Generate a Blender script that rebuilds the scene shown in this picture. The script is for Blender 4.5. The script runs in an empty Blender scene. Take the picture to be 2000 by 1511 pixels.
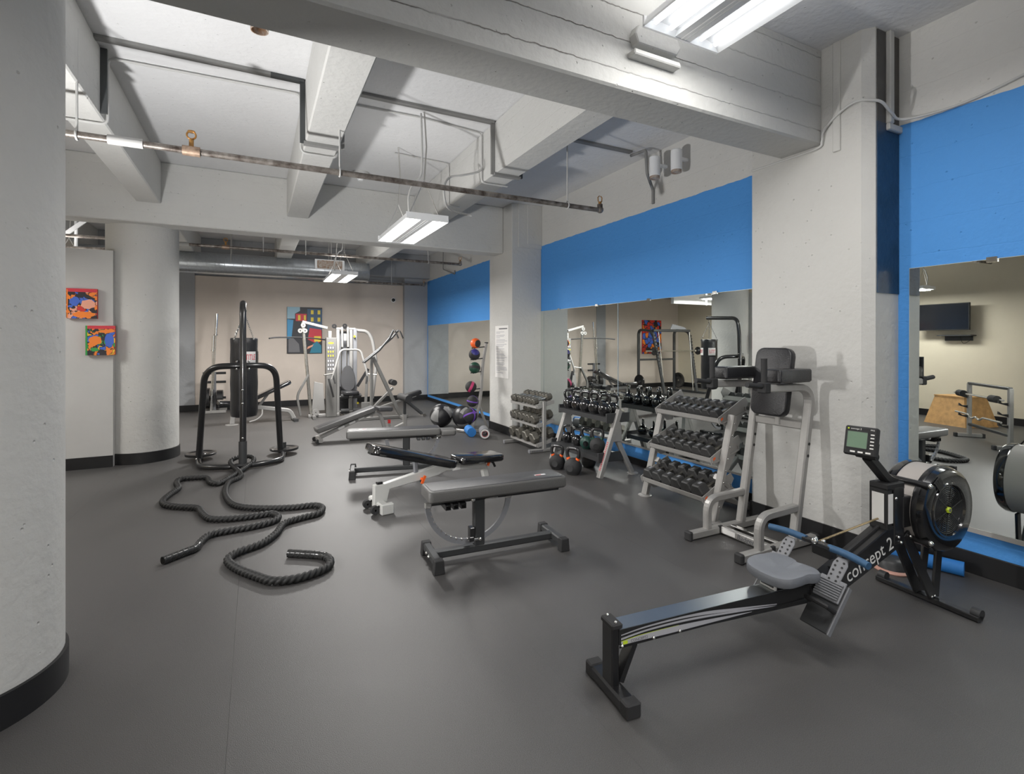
import bpy, bmesh, math, random
from mathutils import Vector, Matrix, noise
random.seed(7)
sc = bpy.context.scene
C = sc.collection
R = math.radians
PI = math.pi
# ---------------------------------------------------------------- camera, world, exposure
cam_d = bpy.data.cameras.new('camera'); cam = bpy.data.objects.new('camera', cam_d); C.objects.link(cam)
cam_d.sensor_width = 36.0; cam_d.lens = 17.784; cam_d.shift_y = -0.04425; cam_d.clip_start = 0.02
cam.location = (0, 0, 1.40); cam.rotation_euler = (R(90), 0, -math.atan(500/988))
sc.camera = cam
w = bpy.data.worlds.new('world'); sc.world = w; w.use_nodes = True
w.node_tree.nodes['Background'].inputs[0].default_value = (0.75, 0.78, 0.85, 1)
w.node_tree.nodes['Background'].inputs[1].default_value = 0.02
sc.view_settings.view_transform = 'Standard'
try: sc.view_settings.look = 'None'
except Exception: pass
sc.view_settings.gamma = 1.0; sc.view_settings.use_curve_mapping = False
sc.view_settings.exposure = 0.5
sc.cycles.max_bounces = 9; sc.cycles.diffuse_bounces = 5; sc.cycles.glossy_bounces = 5
try: sc.cycles.use_denoising = True
except Exception: pass
P_DOWN, P_UP, P_STROBE = 36.0, 2.0, 275.0      # watts of a pendant's lamps downward / of its added upward fill, and of the strobe

# ---------------------------------------------------------------- materials
M = {}
def mat(name, col, rough=0.5, metal=0.0, spec=0.5, bump=0.0, bscale=40.0, var=0.0, vscale=6.0, emit=None, estr=0.0, coat=0.0, col2=None):
    m = bpy.data.materials.new(name); m.use_nodes = True
    nt = m.node_tree; b = nt.nodes['Principled BSDF']
    b.inputs['Base Color'].default_value = (*col, 1); b.inputs['Roughness'].default_value = rough
    b.inputs['Metallic'].default_value = metal; b.inputs['Specular IOR Level'].default_value = spec
    if coat: b.inputs['Coat Weight'].default_value = coat; b.inputs['Coat Roughness'].default_value = 0.12
    if emit: b.inputs['Emission Color'].default_value = (*emit, 1); b.inputs['Emission Strength'].default_value = estr
    if bump or var:
        tc = nt.nodes.new('ShaderNodeTexCoord')
    if var:
        n = nt.nodes.new('ShaderNodeTexNoise'); n.inputs['Scale'].default_value = vscale; n.inputs['Detail'].default_value = 6
        n.inputs['Roughness'].default_value = 0.62
        nt.links.new(tc.outputs['Object'], n.inputs['Vector'])
        mx = nt.nodes.new('ShaderNodeMix'); mx.data_type = 'RGBA'
        c2 = col2 or tuple(c*(1-var) for c in col); c1 = col if col2 else tuple(min(1, c*(1+var*0.5)) for c in col)
        mx.inputs['A'].default_value = (*c1, 1); mx.inputs['B'].default_value = (*c2, 1)
        rp = nt.nodes.new('ShaderNodeMapRange'); rp.inputs['From Min'].default_value = 0.32; rp.inputs['From Max'].default_value = 0.68
        nt.links.new(n.outputs['Fac'], rp.inputs['Value']); nt.links.new(rp.outputs['Result'], mx.inputs['Factor'])
        nt.links.new(mx.outputs['Result'], b.inputs['Base Color'])
    if bump:
        n2 = nt.nodes.new('ShaderNodeTexNoise'); n2.inputs['Scale'].default_value = bscale; n2.inputs['Detail'].default_value = 4
        nt.links.new(tc.outputs['Object'], n2.inputs['Vector'])
        bp = nt.nodes.new('ShaderNodeBump'); bp.inputs['Strength'].default_value = bump; bp.inputs['Distance'].default_value = 0.01
        nt.links.new(n2.outputs['Fac'], bp.inputs['Height']); nt.links.new(bp.outputs['Normal'], b.inputs['Normal'])
    M[name] = m
    return m
def concrete(name, col, boards=None, blue=None, zcut=2.85, crack=False):
    """painted concrete: blotchy paint, pits, board-form lines running along the axis given, optionally blue below a brush line"""
    m = mat(name, col, 0.62, spec=0.3, bump=0.0)
    nt = m.node_tree; b = nt.nodes['Principled BSDF']; L = nt.links.new
    tc = nt.nodes.new('ShaderNodeTexCoord')
    n = nt.nodes.new('ShaderNodeTexNoise'); n.inputs['Scale'].default_value = 1.6; n.inputs['Detail'].default_value = 7; n.inputs['Roughness'].default_value = 0.6
    L(tc.outputs['Object'], n.inputs['Vector'])
    mx = nt.nodes.new('ShaderNodeMix'); mx.data_type = 'RGBA'
    mx.inputs['A'].default_value = (*[c*0.9 for c in col], 1); mx.inputs['B'].default_value = (*[min(1, c*1.06) for c in col], 1)
    L(n.outputs['Fac'], mx.inputs['Factor'])
    out = mx.outputs['Result']
    sx = nt.nodes.new('ShaderNodeSeparateXYZ'); L(tc.outputs['Object'], sx.inputs[0])
    if blue:
        n3 = nt.nodes.new('ShaderNodeTexNoise'); n3.inputs['Scale'].default_value = 9
        L(tc.outputs['Object'], n3.inputs['Vector'])
        ma = nt.nodes.new('ShaderNodeMath'); ma.operation = 'MULTIPLY_ADD'; ma.inputs[1].default_value = 0.02
        L(n3.outputs['Fac'], ma.inputs[0]); L(sx.outputs['Z'], ma.inputs[2])
        lt = nt.nodes.new('ShaderNodeMath'); lt.operation = 'LESS_THAN'; lt.inputs[1].default_value = zcut+0.01
        L(ma.outputs[0], lt.inputs[0])
        m2 = nt.nodes.new('ShaderNodeMix'); m2.data_type = 'RGBA'; m2.inputs['B'].default_value = (*blue, 1)
        L(out, m2.inputs['A']); L(lt.outputs[0], m2.inputs['Factor']); out = m2.outputs['Result']
    L(out, b.inputs['Base Color'])
    # relief
    n2 = nt.nodes.new('ShaderNodeTexNoise'); n2.inputs['Scale'].default_value = 22; n2.inputs['Detail'].default_value = 5
    L(tc.outputs['Object'], n2.inputs['Vector'])
    v = nt.nodes.new('ShaderNodeTexVoronoi'); v.inputs['Scale'].default_value = 14; L(tc.outputs['Object'], v.inputs['Vector'])
    pr = nt.nodes.new('ShaderNodeMapRange'); pr.inputs['From Min'].default_value = 0.02; pr.inputs['From Max'].default_value = 0.09
    pr.inputs['To Min'].default_value = -0.5; pr.inputs['To Max'].default_value = 0; L(v.outputs['Distance'], pr.inputs['Value'])
    ad = nt.nodes.new('ShaderNodeMath'); ad.operation = 'MULTIPLY_ADD'; ad.inputs[1].default_value = 0.5
    L(n2.outputs['Fac'], ad.inputs[0]); L(pr.outputs['Result'], ad.inputs[2])
    h = ad.outputs[0]
    if boards:
        fr = nt.nodes.new('ShaderNodeMath'); fr.operation = 'PINGPONG'; fr.inputs[1].default_value = boards[1]/2
        dn = nt.nodes.new('ShaderNodeMath'); dn.operation = 'MULTIPLY_ADD'; dn.inputs[1].default_value = 0.02
        L(n2.outputs['Fac'], dn.inputs[0]); L(sx.outputs[boards[0]], dn.inputs[2]); L(dn.outputs[0], fr.inputs[0])
        ln = nt.nodes.new('ShaderNodeMapRange'); ln.inputs['From Min'].default_value = 0; ln.inputs['From Max'].default_value = 0.006
        ln.inputs['To Min'].default_value = boards[2] if len(boards) > 2 else -0.7; ln.inputs['To Max'].default_value = 0; L(fr.outputs[0], ln.inputs['Value'])
        if crack:
            nc = nt.nodes.new('ShaderNodeTexNoise'); nc.inputs['Scale'].default_value = 0.9; nc.inputs['Detail'].default_value = 3; L(tc.outputs['Object'], nc.inputs['Vector'])
            th = nt.nodes.new('ShaderNodeMapRange'); th.inputs['From Min'].default_value = 0.50; th.inputs['From Max'].default_value = 0.60; L(nc.outputs['Fac'], th.inputs['Value'])
            lm = nt.nodes.new('ShaderNodeMapRange'); lm.inputs['From Min'].default_value = 0.001; lm.inputs['From Max'].default_value = 0.0035; lm.inputs['To Min'].default_value = 1; lm.inputs['To Max'].default_value = 0; L(fr.outputs[0], lm.inputs['Value'])
            cm = nt.nodes.new('ShaderNodeMath'); cm.operation = 'MULTIPLY'; L(th.outputs['Result'], cm.inputs[0]); L(lm.outputs['Result'], cm.inputs[1])
            m5 = nt.nodes.new('ShaderNodeMix'); m5.data_type = 'RGBA'; m5.inputs['B'].default_value = (0.10, 0.085, 0.075, 1); L(cm.outputs[0], m5.inputs['Factor']); L(out, m5.inputs['A']); L(m5.outputs['Result'], b.inputs['Base Color'])
        a2 = nt.nodes.new('ShaderNodeMath'); a2.operation = 'ADD'; L(h, a2.inputs[0]); L(ln.outputs['Result'], a2.inputs[1]); h = a2.outputs[0]
    bp = nt.nodes.new('ShaderNodeBump'); bp.inputs['Strength'].default_value = 0.7; bp.inputs['Distance'].default_value = 0.016
    L(h, bp.inputs['Height']); L(bp.outputs['Normal'], b.inputs['Normal'])
    return m
WHITE = (0.53, 0.525, 0.505)
concrete('paint_white', WHITE)
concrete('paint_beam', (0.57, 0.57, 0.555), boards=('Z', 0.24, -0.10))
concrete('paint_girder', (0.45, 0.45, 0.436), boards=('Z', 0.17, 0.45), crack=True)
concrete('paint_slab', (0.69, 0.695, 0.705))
concrete('paint_blue_wall', (0.6, 0.595, 0.575), boards=('Z', 0.22, -0.10), blue=(0.075, 0.285, 0.68))
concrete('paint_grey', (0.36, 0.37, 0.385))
mat('drywall_beige', (0.62, 0.55, 0.49), 0.7, spec=0.2, var=0.05, vscale=2)
mat('drywall_grey', (0.50, 0.495, 0.48), 0.7, spec=0.2, var=0.05, vscale=2)
mat('drywall_cream', (0.64, 0.58, 0.46), 0.7, spec=0.2, var=0.04, vscale=2)
mat('base_black', (0.012, 0.012, 0.013), 0.45, spec=0.4)
mat('mirror', (0.80, 0.84, 0.82), 0.0, 1.0)
mat('mirror_edge', (0.55, 0.6, 0.58), 0.25, 0.3)
mat('steel_trim', (0.55, 0.54, 0.52), 0.35, 0.8)
mat('silver', (0.33, 0.322, 0.31), 0.40, 0.35, var=0.06, vscale=20)
mat('silver_plate', (0.32, 0.312, 0.30), 0.45, 0.2)
mat('warm_white_metal', (0.52, 0.52, 0.50), 0.4)
mat('gym_white', (0.27, 0.265, 0.258), 0.4)
mat('gym_silver', (0.20, 0.197, 0.19), 0.42, 0.3)
mat('gunmetal', (0.052, 0.054, 0.056), 0.42, 0.35)
mat('black_metal', (0.012, 0.012, 0.013), 0.30, 0.0, coat=0.4)
mat('black_matte', (0.014, 0.014, 0.015), 0.62)
mat('black_gloss', (0.008, 0.008, 0.009), 0.10, coat=1.0)
mat('black_rubber', (0.022, 0.022, 0.023), 0.75)
mat('hex_rubber', (0.030, 0.030, 0.030), 0.55, bump=0.15, bscale=120)
mat('vinyl_black', (0.014, 0.014, 0.016), 0.30, bump=0.25, bscale=160)
mat('vinyl_grey', (0.045, 0.045, 0.048), 0.42, bump=0.25, bscale=200)
mat('vinyl_side', (0.085, 0.083, 0.080), 0.5, bump=0.2, bscale=160)
mat('chrome', (0.75, 0.74, 0.72), 0.12, 1.0)
mat('chrome_worn', (0.62, 0.60, 0.55), 0.28, 1.0, var=0.2, vscale=30)
mat('iron_grey', (0.14, 0.132, 0.112), 0.45, 0.5, var=0.45, vscale=25, bump=0.2)
mat('orange', (0.85, 0.13, 0.02), 0.4)
mat('red', (0.55, 0.02, 0.02), 0.5)
mat('yellow', (0.75, 0.62, 0.03), 0.4)
mat('white_print', (0.75, 0.74, 0.72), 0.5)
mat('red_print', (0.60, 0.03, 0.05), 0.5)
mat('grey_print', (0.10, 0.10, 0.11), 0.6)
mat('mid_print', (0.42, 0.42, 0.45), 0.55)
mat('lime', (0.55, 0.70, 0.03), 0.4)
mat('seat_grey', (0.165, 0.175, 0.195), 0.55, bump=0.1, bscale=120)
mat('plastic_grey', (0.20, 0.205, 0.22), 0.5)
mat('plastic_dark', (0.035, 0.036, 0.038), 0.45)
mat('handle_blue', (0.035, 0.10, 0.20), 0.5, var=0.15, vscale=30)
mat('rail_steel', (0.40, 0.42, 0.43), 0.32, 1.0)
mat('chain_tan', (0.34, 0.26, 0.15), 0.35, 0.7)
mat('cage_tan', (0.36, 0.335, 0.315), 0.45)
mat('lcd', (0.16, 0.24, 0.17), 0.25)
mat('foam_blue', (0.02, 0.17, 0.50), 0.65)
mat('copper_ring', (0.55, 0.30, 0.24), 0.4)
mat('galv', (0.50, 0.53, 0.56), 0.28, 0.9, var=0.12, vscale=30)
mat('pipe_rust', (0.36, 0.33, 0.30), 0.38, 0.55, var=0.8, vscale=16, col2=(0.075, 0.055, 0.045))
mat('brass_old', (0.42, 0.22, 0.07), 0.4, 0.6)
mat('tee_rust', (0.42, 0.30, 0.22), 0.4, 0.5, var=0.6, vscale=20)
mat('conduit_white', (0.50, 0.50, 0.49), 0.5)
mat('raceway_grey', (0.24, 0.24, 0.235), 0.55)
mat('raceway_dark', (0.055, 0.06, 0.062), 0.55)
mat('navy_panel', (0.016, 0.042, 0.085), 0.38, var=0.5, vscale=4, bump=0.4, bscale=30)
mat('charcoal_panel', (0.075, 0.07, 0.064), 0.5, var=0.3, vscale=6)
mat('lamp_white', (0.82, 0.83, 0.84), 0.3)
mat('lamp_tube', (0.9, 0.9, 0.9), 0.3, emit=(1, 0.985, 0.95), estr=9.0)
mat('lamp_tube_dim', (0.9, 0.9, 0.9), 0.3, emit=(0.97, 0.985, 1), estr=2.0)
mat('rope_black', (0.009, 0.009, 0.009), 0.6)
mat('rope_sleeve', (0.02, 0.02, 0.02), 0.25)
mat('wood_ply', (0.60, 0.34, 0.13), 0.55, var=0.3, vscale=9)
mat('screen_off', (0.012, 0.013, 0.016), 0.12)
mat('tarnish_white', (0.5, 0.48, 0.45), 0.6, var=0.5, vscale=18, col2=(0.25, 0.13, 0.06))
for nm, c in dict(purple=(0.16, 0.06, 0.42), navy_ball=(0.03, 0.03, 0.20), green_ball=(0.012, 0.06, 0.035), pink=(0.50, 0.04, 0.14), ball_grey=(0.25, 0.25, 0.25),
                  bottle_green=(0.01, 0.045, 0.035)).items(): mat(nm, c, 0.45)
def floor_mat():
    m = mat('rubber_floor', (0.05, 0.049, 0.048), 0.5, spec=0.7)
    nt = m.node_tree; b = nt.nodes['Principled BSDF']; L = nt.links.new
    tc = nt.nodes.new('ShaderNodeTexCoord')
    n = nt.nodes.new('ShaderNodeTexNoise'); n.inputs['Scale'].default_value = 0.9; n.inputs['Detail'].default_value = 8; n.inputs['Roughness'].default_value = 0.65
    L(tc.outputs['Object'], n.inputs['Vector'])
    s = nt.nodes.new('ShaderNodeTexNoise'); s.inputs['Scale'].default_value = 330; s.inputs['Detail'].default_value = 2; L(tc.outputs['Object'], s.inputs['Vector'])
    mx = nt.nodes.new('ShaderNodeMix'); mx.data_type = 'RGBA'; mx.inputs['A'].default_value = (0.044, 0.0425, 0.0415, 1); mx.inputs['B'].default_value = (0.080, 0.0765, 0.0745, 1)
    L(n.outputs['Fac'], mx.inputs['Factor'])
    m2 = nt.nodes.new('ShaderNodeMix'); m2.data_type = 'RGBA'; m2.blend_type = 'MULTIPLY'; m2.inputs['Factor'].default_value = 1
    mr = nt.nodes.new('ShaderNodeMapRange'); mr.inputs['From Min'].default_value = 0.3; mr.inputs['From Max'].default_value = 0.7; mr.inputs['To Min'].default_value = 0.62; mr.inputs['To Max'].default_value = 1.4
    L(s.outputs['Fac'], mr.inputs['Value']); L(mx.outputs['Result'], m2.inputs['A']); L(mr.outputs['Result'], m2.inputs['B'])
    v = nt.nodes.new('ShaderNodeTexVoronoi'); v.inputs['Scale'].default_value = 6.5; v.inputs['Randomness'].default_value = 1; L(tc.outputs['Object'], v.inputs['Vector'])
    sp = nt.nodes.new('ShaderNodeMath'); sp.operation = 'LESS_THAN'; sp.inputs[1].default_value = 0.016; L(v.outputs['Distance'], sp.inputs[0])
    m3 = nt.nodes.new('ShaderNodeMix'); m3.data_type = 'RGBA'; m3.inputs['B'].default_value = (0.2, 0.2, 0.19, 1)
    ms = nt.nodes.new('ShaderNodeMath'); ms.operation = 'MULTIPLY'; ms.inputs[1].default_value = 0.5; L(sp.outputs[0], ms.inputs[0])
    L(ms.outputs[0], m3.inputs['Factor']); L(m2.outputs['Result'], m3.inputs['A']); L(m3.outputs['Result'], b.inputs['Base Color'])
    rr = nt.nodes.new('ShaderNodeMapRange'); rr.inputs['To Min'].default_value = 0.40; rr.inputs['To Max'].default_value = 0.56; L(n.outputs['Fac'], rr.inputs['Value']); L(rr.outputs['Result'], b.inputs['Roughness'])
    bp = nt.nodes.new('ShaderNodeBump'); bp.inputs['Strength'].default_value = 0.35; bp.inputs['Distance'].default_value = 0.003; L(s.outputs['Fac'], bp.inputs['Height']); L(bp.outputs['Normal'], b.inputs['Normal'])
floor_mat()
def art_mat(name, pal, scale, seed):
    m = mat(name, (0.5, 0.5, 0.5), 0.5); nt = m.node_tree; L = nt.links.new; b = nt.nodes['Principled BSDF']
    tc = nt.nodes.new('ShaderNodeTexCoord'); mp = nt.nodes.new('ShaderNodeMapping'); mp.inputs['Location'].default_value = (seed*1.7, seed*0.9, seed)
    L(tc.outputs['Object'], mp.inputs['Vector'])
    nz = nt.nodes.new('ShaderNodeTexNoise'); nz.inputs['Scale'].default_value = scale*0.8; L(mp.outputs['Vector'], nz.inputs['Vector'])
    ad = nt.nodes.new('ShaderNodeMix'); ad.data_type = 'RGBA'; ad.blend_type = 'ADD'; ad.inputs['Factor'].default_value = 0.16
    L(mp.outputs['Vector'], ad.inputs['A']); L(nz.outputs['Color'], ad.inputs['B'])
    v = nt.nodes.new('ShaderNodeTexVoronoi'); v.inputs['Scale'].default_value = scale; L(ad.outputs['Result'], v.inputs['Vector'])
    sx = nt.nodes.new('ShaderNodeSeparateColor'); L(v.outputs['Color'], sx.inputs[0])
    cr = nt.nodes.new('ShaderNodeValToRGB'); cr.color_ramp.interpolation = 'CONSTANT'; e = cr.color_ramp.elements
    while len(e) < len(pal): e.new(0.5)
    for i, c in enumerate(pal): e[i].position = i/len(pal); e[i].color = (*c, 1)
    L(sx.outputs[0], cr.inputs[0])
    v2 = nt.nodes.new('ShaderNodeTexVoronoi'); v2.feature = 'DISTANCE_TO_EDGE'; v2.inputs['Scale'].default_value = scale; L(ad.outputs['Result'], v2.inputs['Vector'])
    lt = nt.nodes.new('ShaderNodeMath'); lt.operation = 'LESS_THAN'; lt.inputs[1].default_value = 0.05; L(v2.outputs['Distance'], lt.inputs[0])
    mx = nt.nodes.new('ShaderNodeMix'); mx.data_type = 'RGBA'; mx.inputs['B'].default_value = (0.015, 0.012, 0.015, 1)
    L(lt.outputs[0], mx.inputs['Factor']); L(cr.outputs['Color'], mx.inputs['A']); L(mx.outputs['Result'], b.inputs['Base Color'])
OR_, RE_, BL_, BK_, PK_, YE_, GR_ = (0.85, 0.22, 0.02), (0.62, 0.03, 0.02), (0.05, 0.13, 0.55), (0.02, 0.015, 0.02), (0.80, 0.36, 0.24), (0.85, 0.50, 0.02), (0.03, 0.30, 0.06)
art_mat('art_one', [BK_, BL_, PK_, OR_, BL_, RE_, PK_, BK_, OR_], 17, 1.3)
art_mat('art_two', [BK_, OR_, BL_, OR_, GR_, BK_, BL_, YE_], 17, 4.1)
art_mat('art_three', [BK_, OR_, BL_, RE_, OR_, BL_, BK_, RE_], 8, 2.2)

# ---------------------------------------------------------------- mesh building
class MB:
    def __init__(s): s.v = []; s.f = []; s.sm = []
    def add(s, vs, fs, smooth=False):
        o = len(s.v); s.v += [tuple(p) for p in vs]; s.f += [tuple(i+o for i in f) for f in fs]; s.sm += [smooth]*len(fs); return s
    def box(s, x0, x1, y0, y1, z0, z1):
        return s.add([(x0,y0,z0),(x1,y0,z0),(x1,y1,z0),(x0,y1,z0),(x0,y0,z1),(x1,y0,z1),(x1,y1,z1),(x0,y1,z1)],
                     [(0,3,2,1),(4,5,6,7),(0,1,5,4),(1,2,6,5),(2,3,7,6),(3,0,4,7)])
    def cbox(s, c, d): return s.box(c[0]-d[0]/2, c[0]+d[0]/2, c[1]-d[1]/2, c[1]+d[1]/2, c[2]-d[2]/2, c[2]+d[2]/2)
    def bar(s, p, q, w, h, up=(0,0,1)):
        """rectangular bar from p to q; h is measured along 'up', w across"""
        p, q = Vector(p), Vector(q); t = (q-p).normalized(); u = Vector(up)
        if abs(t.dot(u)) > 0.95: u = Vector((1,0,0)) if abs(t.x) < 0.9 else Vector((0,1,0))
        sd = t.cross(u).normalized(); u = sd.cross(t).normalized(); vs = []
        for e in (p, q):
            for a, b in ((-1,-1),(1,-1),(1,1),(-1,1)): vs.append(e+sd*(a*w/2)+u*(b*h/2))
        return s.add(vs, [(0,1,2,3)[::-1],(4,5,6,7),(0,1,5,4),(1,2,6,5),(2,3,7,6),(3,0,4,7)])
    def frames(s, pts, up=None):
        P = [Vector(p) for p in pts]; n = len(P); out = []
        for i in range(n):
            t = (P[min(i+1,n-1)]-P[max(i-1,0)])
            t = t.normalized() if t.length > 1e-9 else Vector((0,0,1))
            if i == 0:
                u = Vector(up) if up else (Vector((0,0,1)) if abs(t.z) < 0.9 else Vector((1,0,0)))
            u = (u - t*u.dot(t)); u = u.normalized() if u.length > 1e-6 else t.orthogonal().normalized()
            out.append((P[i], t, u, t.cross(u)))
        return out
    def sweep(s, pts, prof, up=None, caps=True, smooth=True, closed=False):
        """sweep a closed 2-D profile [(a,b)] (a along side, b along up) along pts"""
        fr = s.frames(pts, up); k = len(prof); vs = []
        for p, t, u, sd in fr:
            for a, b in prof: vs.append(p + sd*a + u*b)
        fs = []
        n = len(fr)
        for i in range(n-1 + (1 if closed else 0)):
            j = (i+1) % n
            for m in range(k): fs.append((i*k+m, i*k+(m+1)%k, j*k+(m+1)%k, j*k+m))
        s.add(vs, fs, smooth)
        if caps and not closed:
            o = len(s.v)-len(vs)
            s.f.append(tuple(o+i for i in range(k))[::-1]); s.f.append(tuple(o+(n-1)*k+i for i in range(k))); s.sm += [False, False]
        return s
    def tube(s, pts, r, seg=10, **k):
        return s.sweep(pts, [(r*math.cos(2*PI*i/seg), r*math.sin(2*PI*i/seg)) for i in range(seg)], **k)
    def rect(s, pts, w, h, up=None, smooth=False):
        c = min(w, h)*0.16
        pr = [(-w/2+c,-h/2),(w/2-c,-h/2),(w/2,-h/2+c),(w/2,h/2-c),(w/2-c,h/2),(-w/2+c,h/2),(-w/2,h/2-c),(-w/2,-h/2+c)]
        return s.sweep(pts, pr, up=up, smooth=smooth)
    def cyl(s, p, q, r, r2=None, seg=16):
        p, q = Vector(p), Vector(q); t = (q-p).normalized(); u = t.orthogonal().normalized(); v = t.cross(u); r2 = r if r2 is None else r2
        vs = []
        for e, rr in ((p, r), (q, r2)):
            for i in range(seg): a = 2*PI*i/seg; vs.append(e+(u*math.cos(a)+v*math.sin(a))*rr)
        o = len(s.v)
        s.add(vs, [(i,(i+1)%seg,seg+(i+1)%seg,seg+i) for i in range(seg)], True)
        s.f.append(tuple(o+i for i in range(seg))[::-1]); s.f.append(tuple(o+seg+i for i in range(seg))); s.sm += [False, False]
        return s
    def lathe(s, prof, c=(0,0,0), axis=(0,0,1), seg=24, smooth=True):
        """prof: [(r, h)] along axis"""
        a = Vector(axis).normalized(); u = a.orthogonal().normalized(); v = a.cross(u); c = Vector(c); vs = []; k = len(prof)
        for i in range(seg):
            t = 2*PI*i/seg
            for r, h in prof: vs.append(c + a*h + (u*math.cos(t)+v*math.sin(t))*max(r, 1e-5))
        fs = []
        for i in range(seg):
            j = (i+1) % seg
            for m in range(k-1): fs.append((i*k+m, j*k+m, j*k+m+1, i*k+m+1))
        return s.add(vs, fs, smooth)
    def ball(s, c, r, seg=20, rings=12, sq=(1,1,1)):
        pr = [(math.sin(PI*i/rings), -math.cos(PI*i/rings)) for i in range(rings+1)]
        n0 = len(s.v); s.lathe([(a*r, b*r) for a, b in pr], (0,0,0), (0,0,1), seg)
        for i in range(n0, len(s.v)): x, y, z = s.v[i]; s.v[i] = (c[0]+x*sq[0], c[1]+y*sq[1], c[2]+z*sq[2])
        return s
    def prism(s, poly, o, ux, uy, depth, center=True):
        """extrude a 2-D polygon (in the plane o + ux*a + uy*b) by depth along ux x uy"""
        ux, uy, o = Vector(ux), Vector(uy), Vector(o); n = ux.cross(uy).normalized(); k = len(poly)
        d0 = -depth/2 if center else 0
        vs = [o+ux*a+uy*b+n*d0 for a, b in poly] + [o+ux*a+uy*b+n*(d0+depth) for a, b in poly]
        return s.add(vs, [tuple(range(k))[::-1], tuple(range(k, 2*k))] + [(i,(i+1)%k,k+(i+1)%k,k+i) for i in range(k)])
    def pad(s, L, W, T, r=0.03, dome=0.3):
        """upholstered pad along +x from 0..L, width W in y, thickness T in z (0..T): rounded plan corners and soft edges"""
        out = []
        def plan(inset):
            a = []
            for cx, cy, t0 in ((L-r, W/2-r, 0), (r, W/2-r, 90), (r, -W/2+r, 180), (L-r, -W/2+r, 270)):
                for i in range(5):
                    t = R(t0+i*22.5); rr = max(r-inset, 0.002); a.append((cx+rr*math.cos(t)*1.0, cy+rr*math.sin(t)))
            return a
        e = min(0.012, T*0.3)
        for ins, z in ((e, 0), (0, e), (0, T-e), (e*0.35, T-e*0.3), (e, T)): out.append([(x, y, z) for x, y in plan(ins)])
        k = len(out[0]); vs = [p for ring in out for p in ring]; fs = []
        for i in range(len(out)-1):
            for m in range(k): fs.append((i*k+m, i*k+(m+1)%k, (i+1)*k+(m+1)%k, (i+1)*k+m))
        o = len(s.v); s.add(vs, fs, True); s.f.append(tuple(o+i for i in range(k))[::-1]); s.f.append(tuple(o+(len(out)-1)*k+i for i in range(k))); s.sm += [False, False]
        return s
    def xf(s, m, start=0):
        for i in range(start, len(s.v)): s.v[i] = tuple(m @ Vector(s.v[i]))
        return s
    def obj(s, name, material, parent=None, bevel=0.0, seg=1):
        me = bpy.data.meshes.new(name); me.from_pydata(s.v, [], s.f); me.update()
        me.polygons.foreach_set('use_smooth', s.sm)
        me.materials.append(M[material] if isinstance(material, str) else material)
        if any(s.sm):
            try: me.set_sharp_from_angle(angle=R(42))
            except Exception: pass
        o = bpy.data.objects.new(name, me); C.objects.link(o)
        if parent: o.parent = parent
        if bevel:
            b = o.modifiers.new('bevel', 'BEVEL'); b.width = bevel; b.segments = seg; b.limit_method = 'ANGLE'; b.angle_limit = R(50)
        return o
def thing(name, label, cat, loc=(0,0,0), rz=0.0, group=None):
    o = bpy.data.objects.new(name, None); o.empty_display_size = 0.1; C.objects.link(o); o.location = loc; o.rotation_euler = (0, 0, R(rz))
    o['label'] = label; o['category'] = cat
    if group: o['group'] = group
    return o
def tag(o, label, cat, group=None):
    o['label'] = label; o['category'] = cat
    if group: o['group'] = group
    return o
def struct(name, mb, material, bevel=0.0, parent=None):
    o = mb.obj(name, material, parent, bevel)
    if parent is None: o['kind'] = 'structure'
    return o
KIDS = {}
def copy_tree(o, parent=None):
    c = o.copy(); C.objects.link(c)
    if parent: c.parent = parent; c.matrix_parent_inverse = o.matrix_parent_inverse
    for ch in [x for x in C.objects if x.parent == o]: copy_tree(ch, c)
    return c
def dup(o, loc, rot=None, label=None, scale=None, group=None):
    c = copy_tree(o); c.location = loc
    if rot is not None: c.rotation_euler = rot
    if scale is not None: c.scale = (scale,)*3 if isinstance(scale, (int, float)) else scale
    if label: c['label'] = label
    if group: c['group'] = group
    return c
def text(name, body, size, parent, mtx, material, extrude=0.0006, align='CENTER', sx=1.0, shear=0.0):
    cu = bpy.data.curves.new(name, 'FONT'); cu.body = body; cu.size = size; cu.extrude = extrude; cu.align_x = align; cu.align_y = 'CENTER'; cu.resolution_u = 3; cu.shear = shear
    t = bpy.data.objects.new(name, cu); C.objects.link(t)
    dg = bpy.context.evaluated_depsgraph_get(); me = bpy.data.meshes.new_from_object(t.evaluated_get(dg))
    bpy.data.objects.remove(t); me.transform(mtx @ Matrix.Diagonal((sx, 1, 1, 1)))
    me.materials.clear(); me.materials.append(M[material])
    o = bpy.data.objects.new(name, me); C.objects.link(o); o.parent = parent
    return o
def basis(o, x, y):
    """matrix whose local x,y go along the given directions"""
    x, y = Vector(x).normalized(), Vector(y).normalized(); z = x.cross(y)
    m = Matrix((x, y, z)).transposed().to_4x4(); m.translation = Vector(o); return m
def arc(c, ux, uy, r, a0, a1, n=8):
    c, ux, uy = Vector(c), Vector(ux), Vector(uy)
    return [c+ux*(r*math.cos(R(a0+(a1-a0)*i/n)))+uy*(r*math.sin(R(a0+(a1-a0)*i/n))) for i in range(n+1)]
def fillet(pts, r, n=6):
    """polyline with rounded corners"""
    P = [Vector(p) for p in pts]; out = [P[0]]
    for i in range(1, len(P)-1):
        a, b, c = P[i-1], P[i], P[i+1]; d1, d2 = (a-b), (c-b); k = min(r, d1.length*0.48, d2.length*0.48)
        p, q = b+d1.normalized()*k, b+d2.normalized()*k
        for j in range(n+1):
            t = j/n; out.append(p*(1-t)**2 + b*2*t*(1-t) + q*t*t)
    out.append(P[-1]); return out
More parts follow.
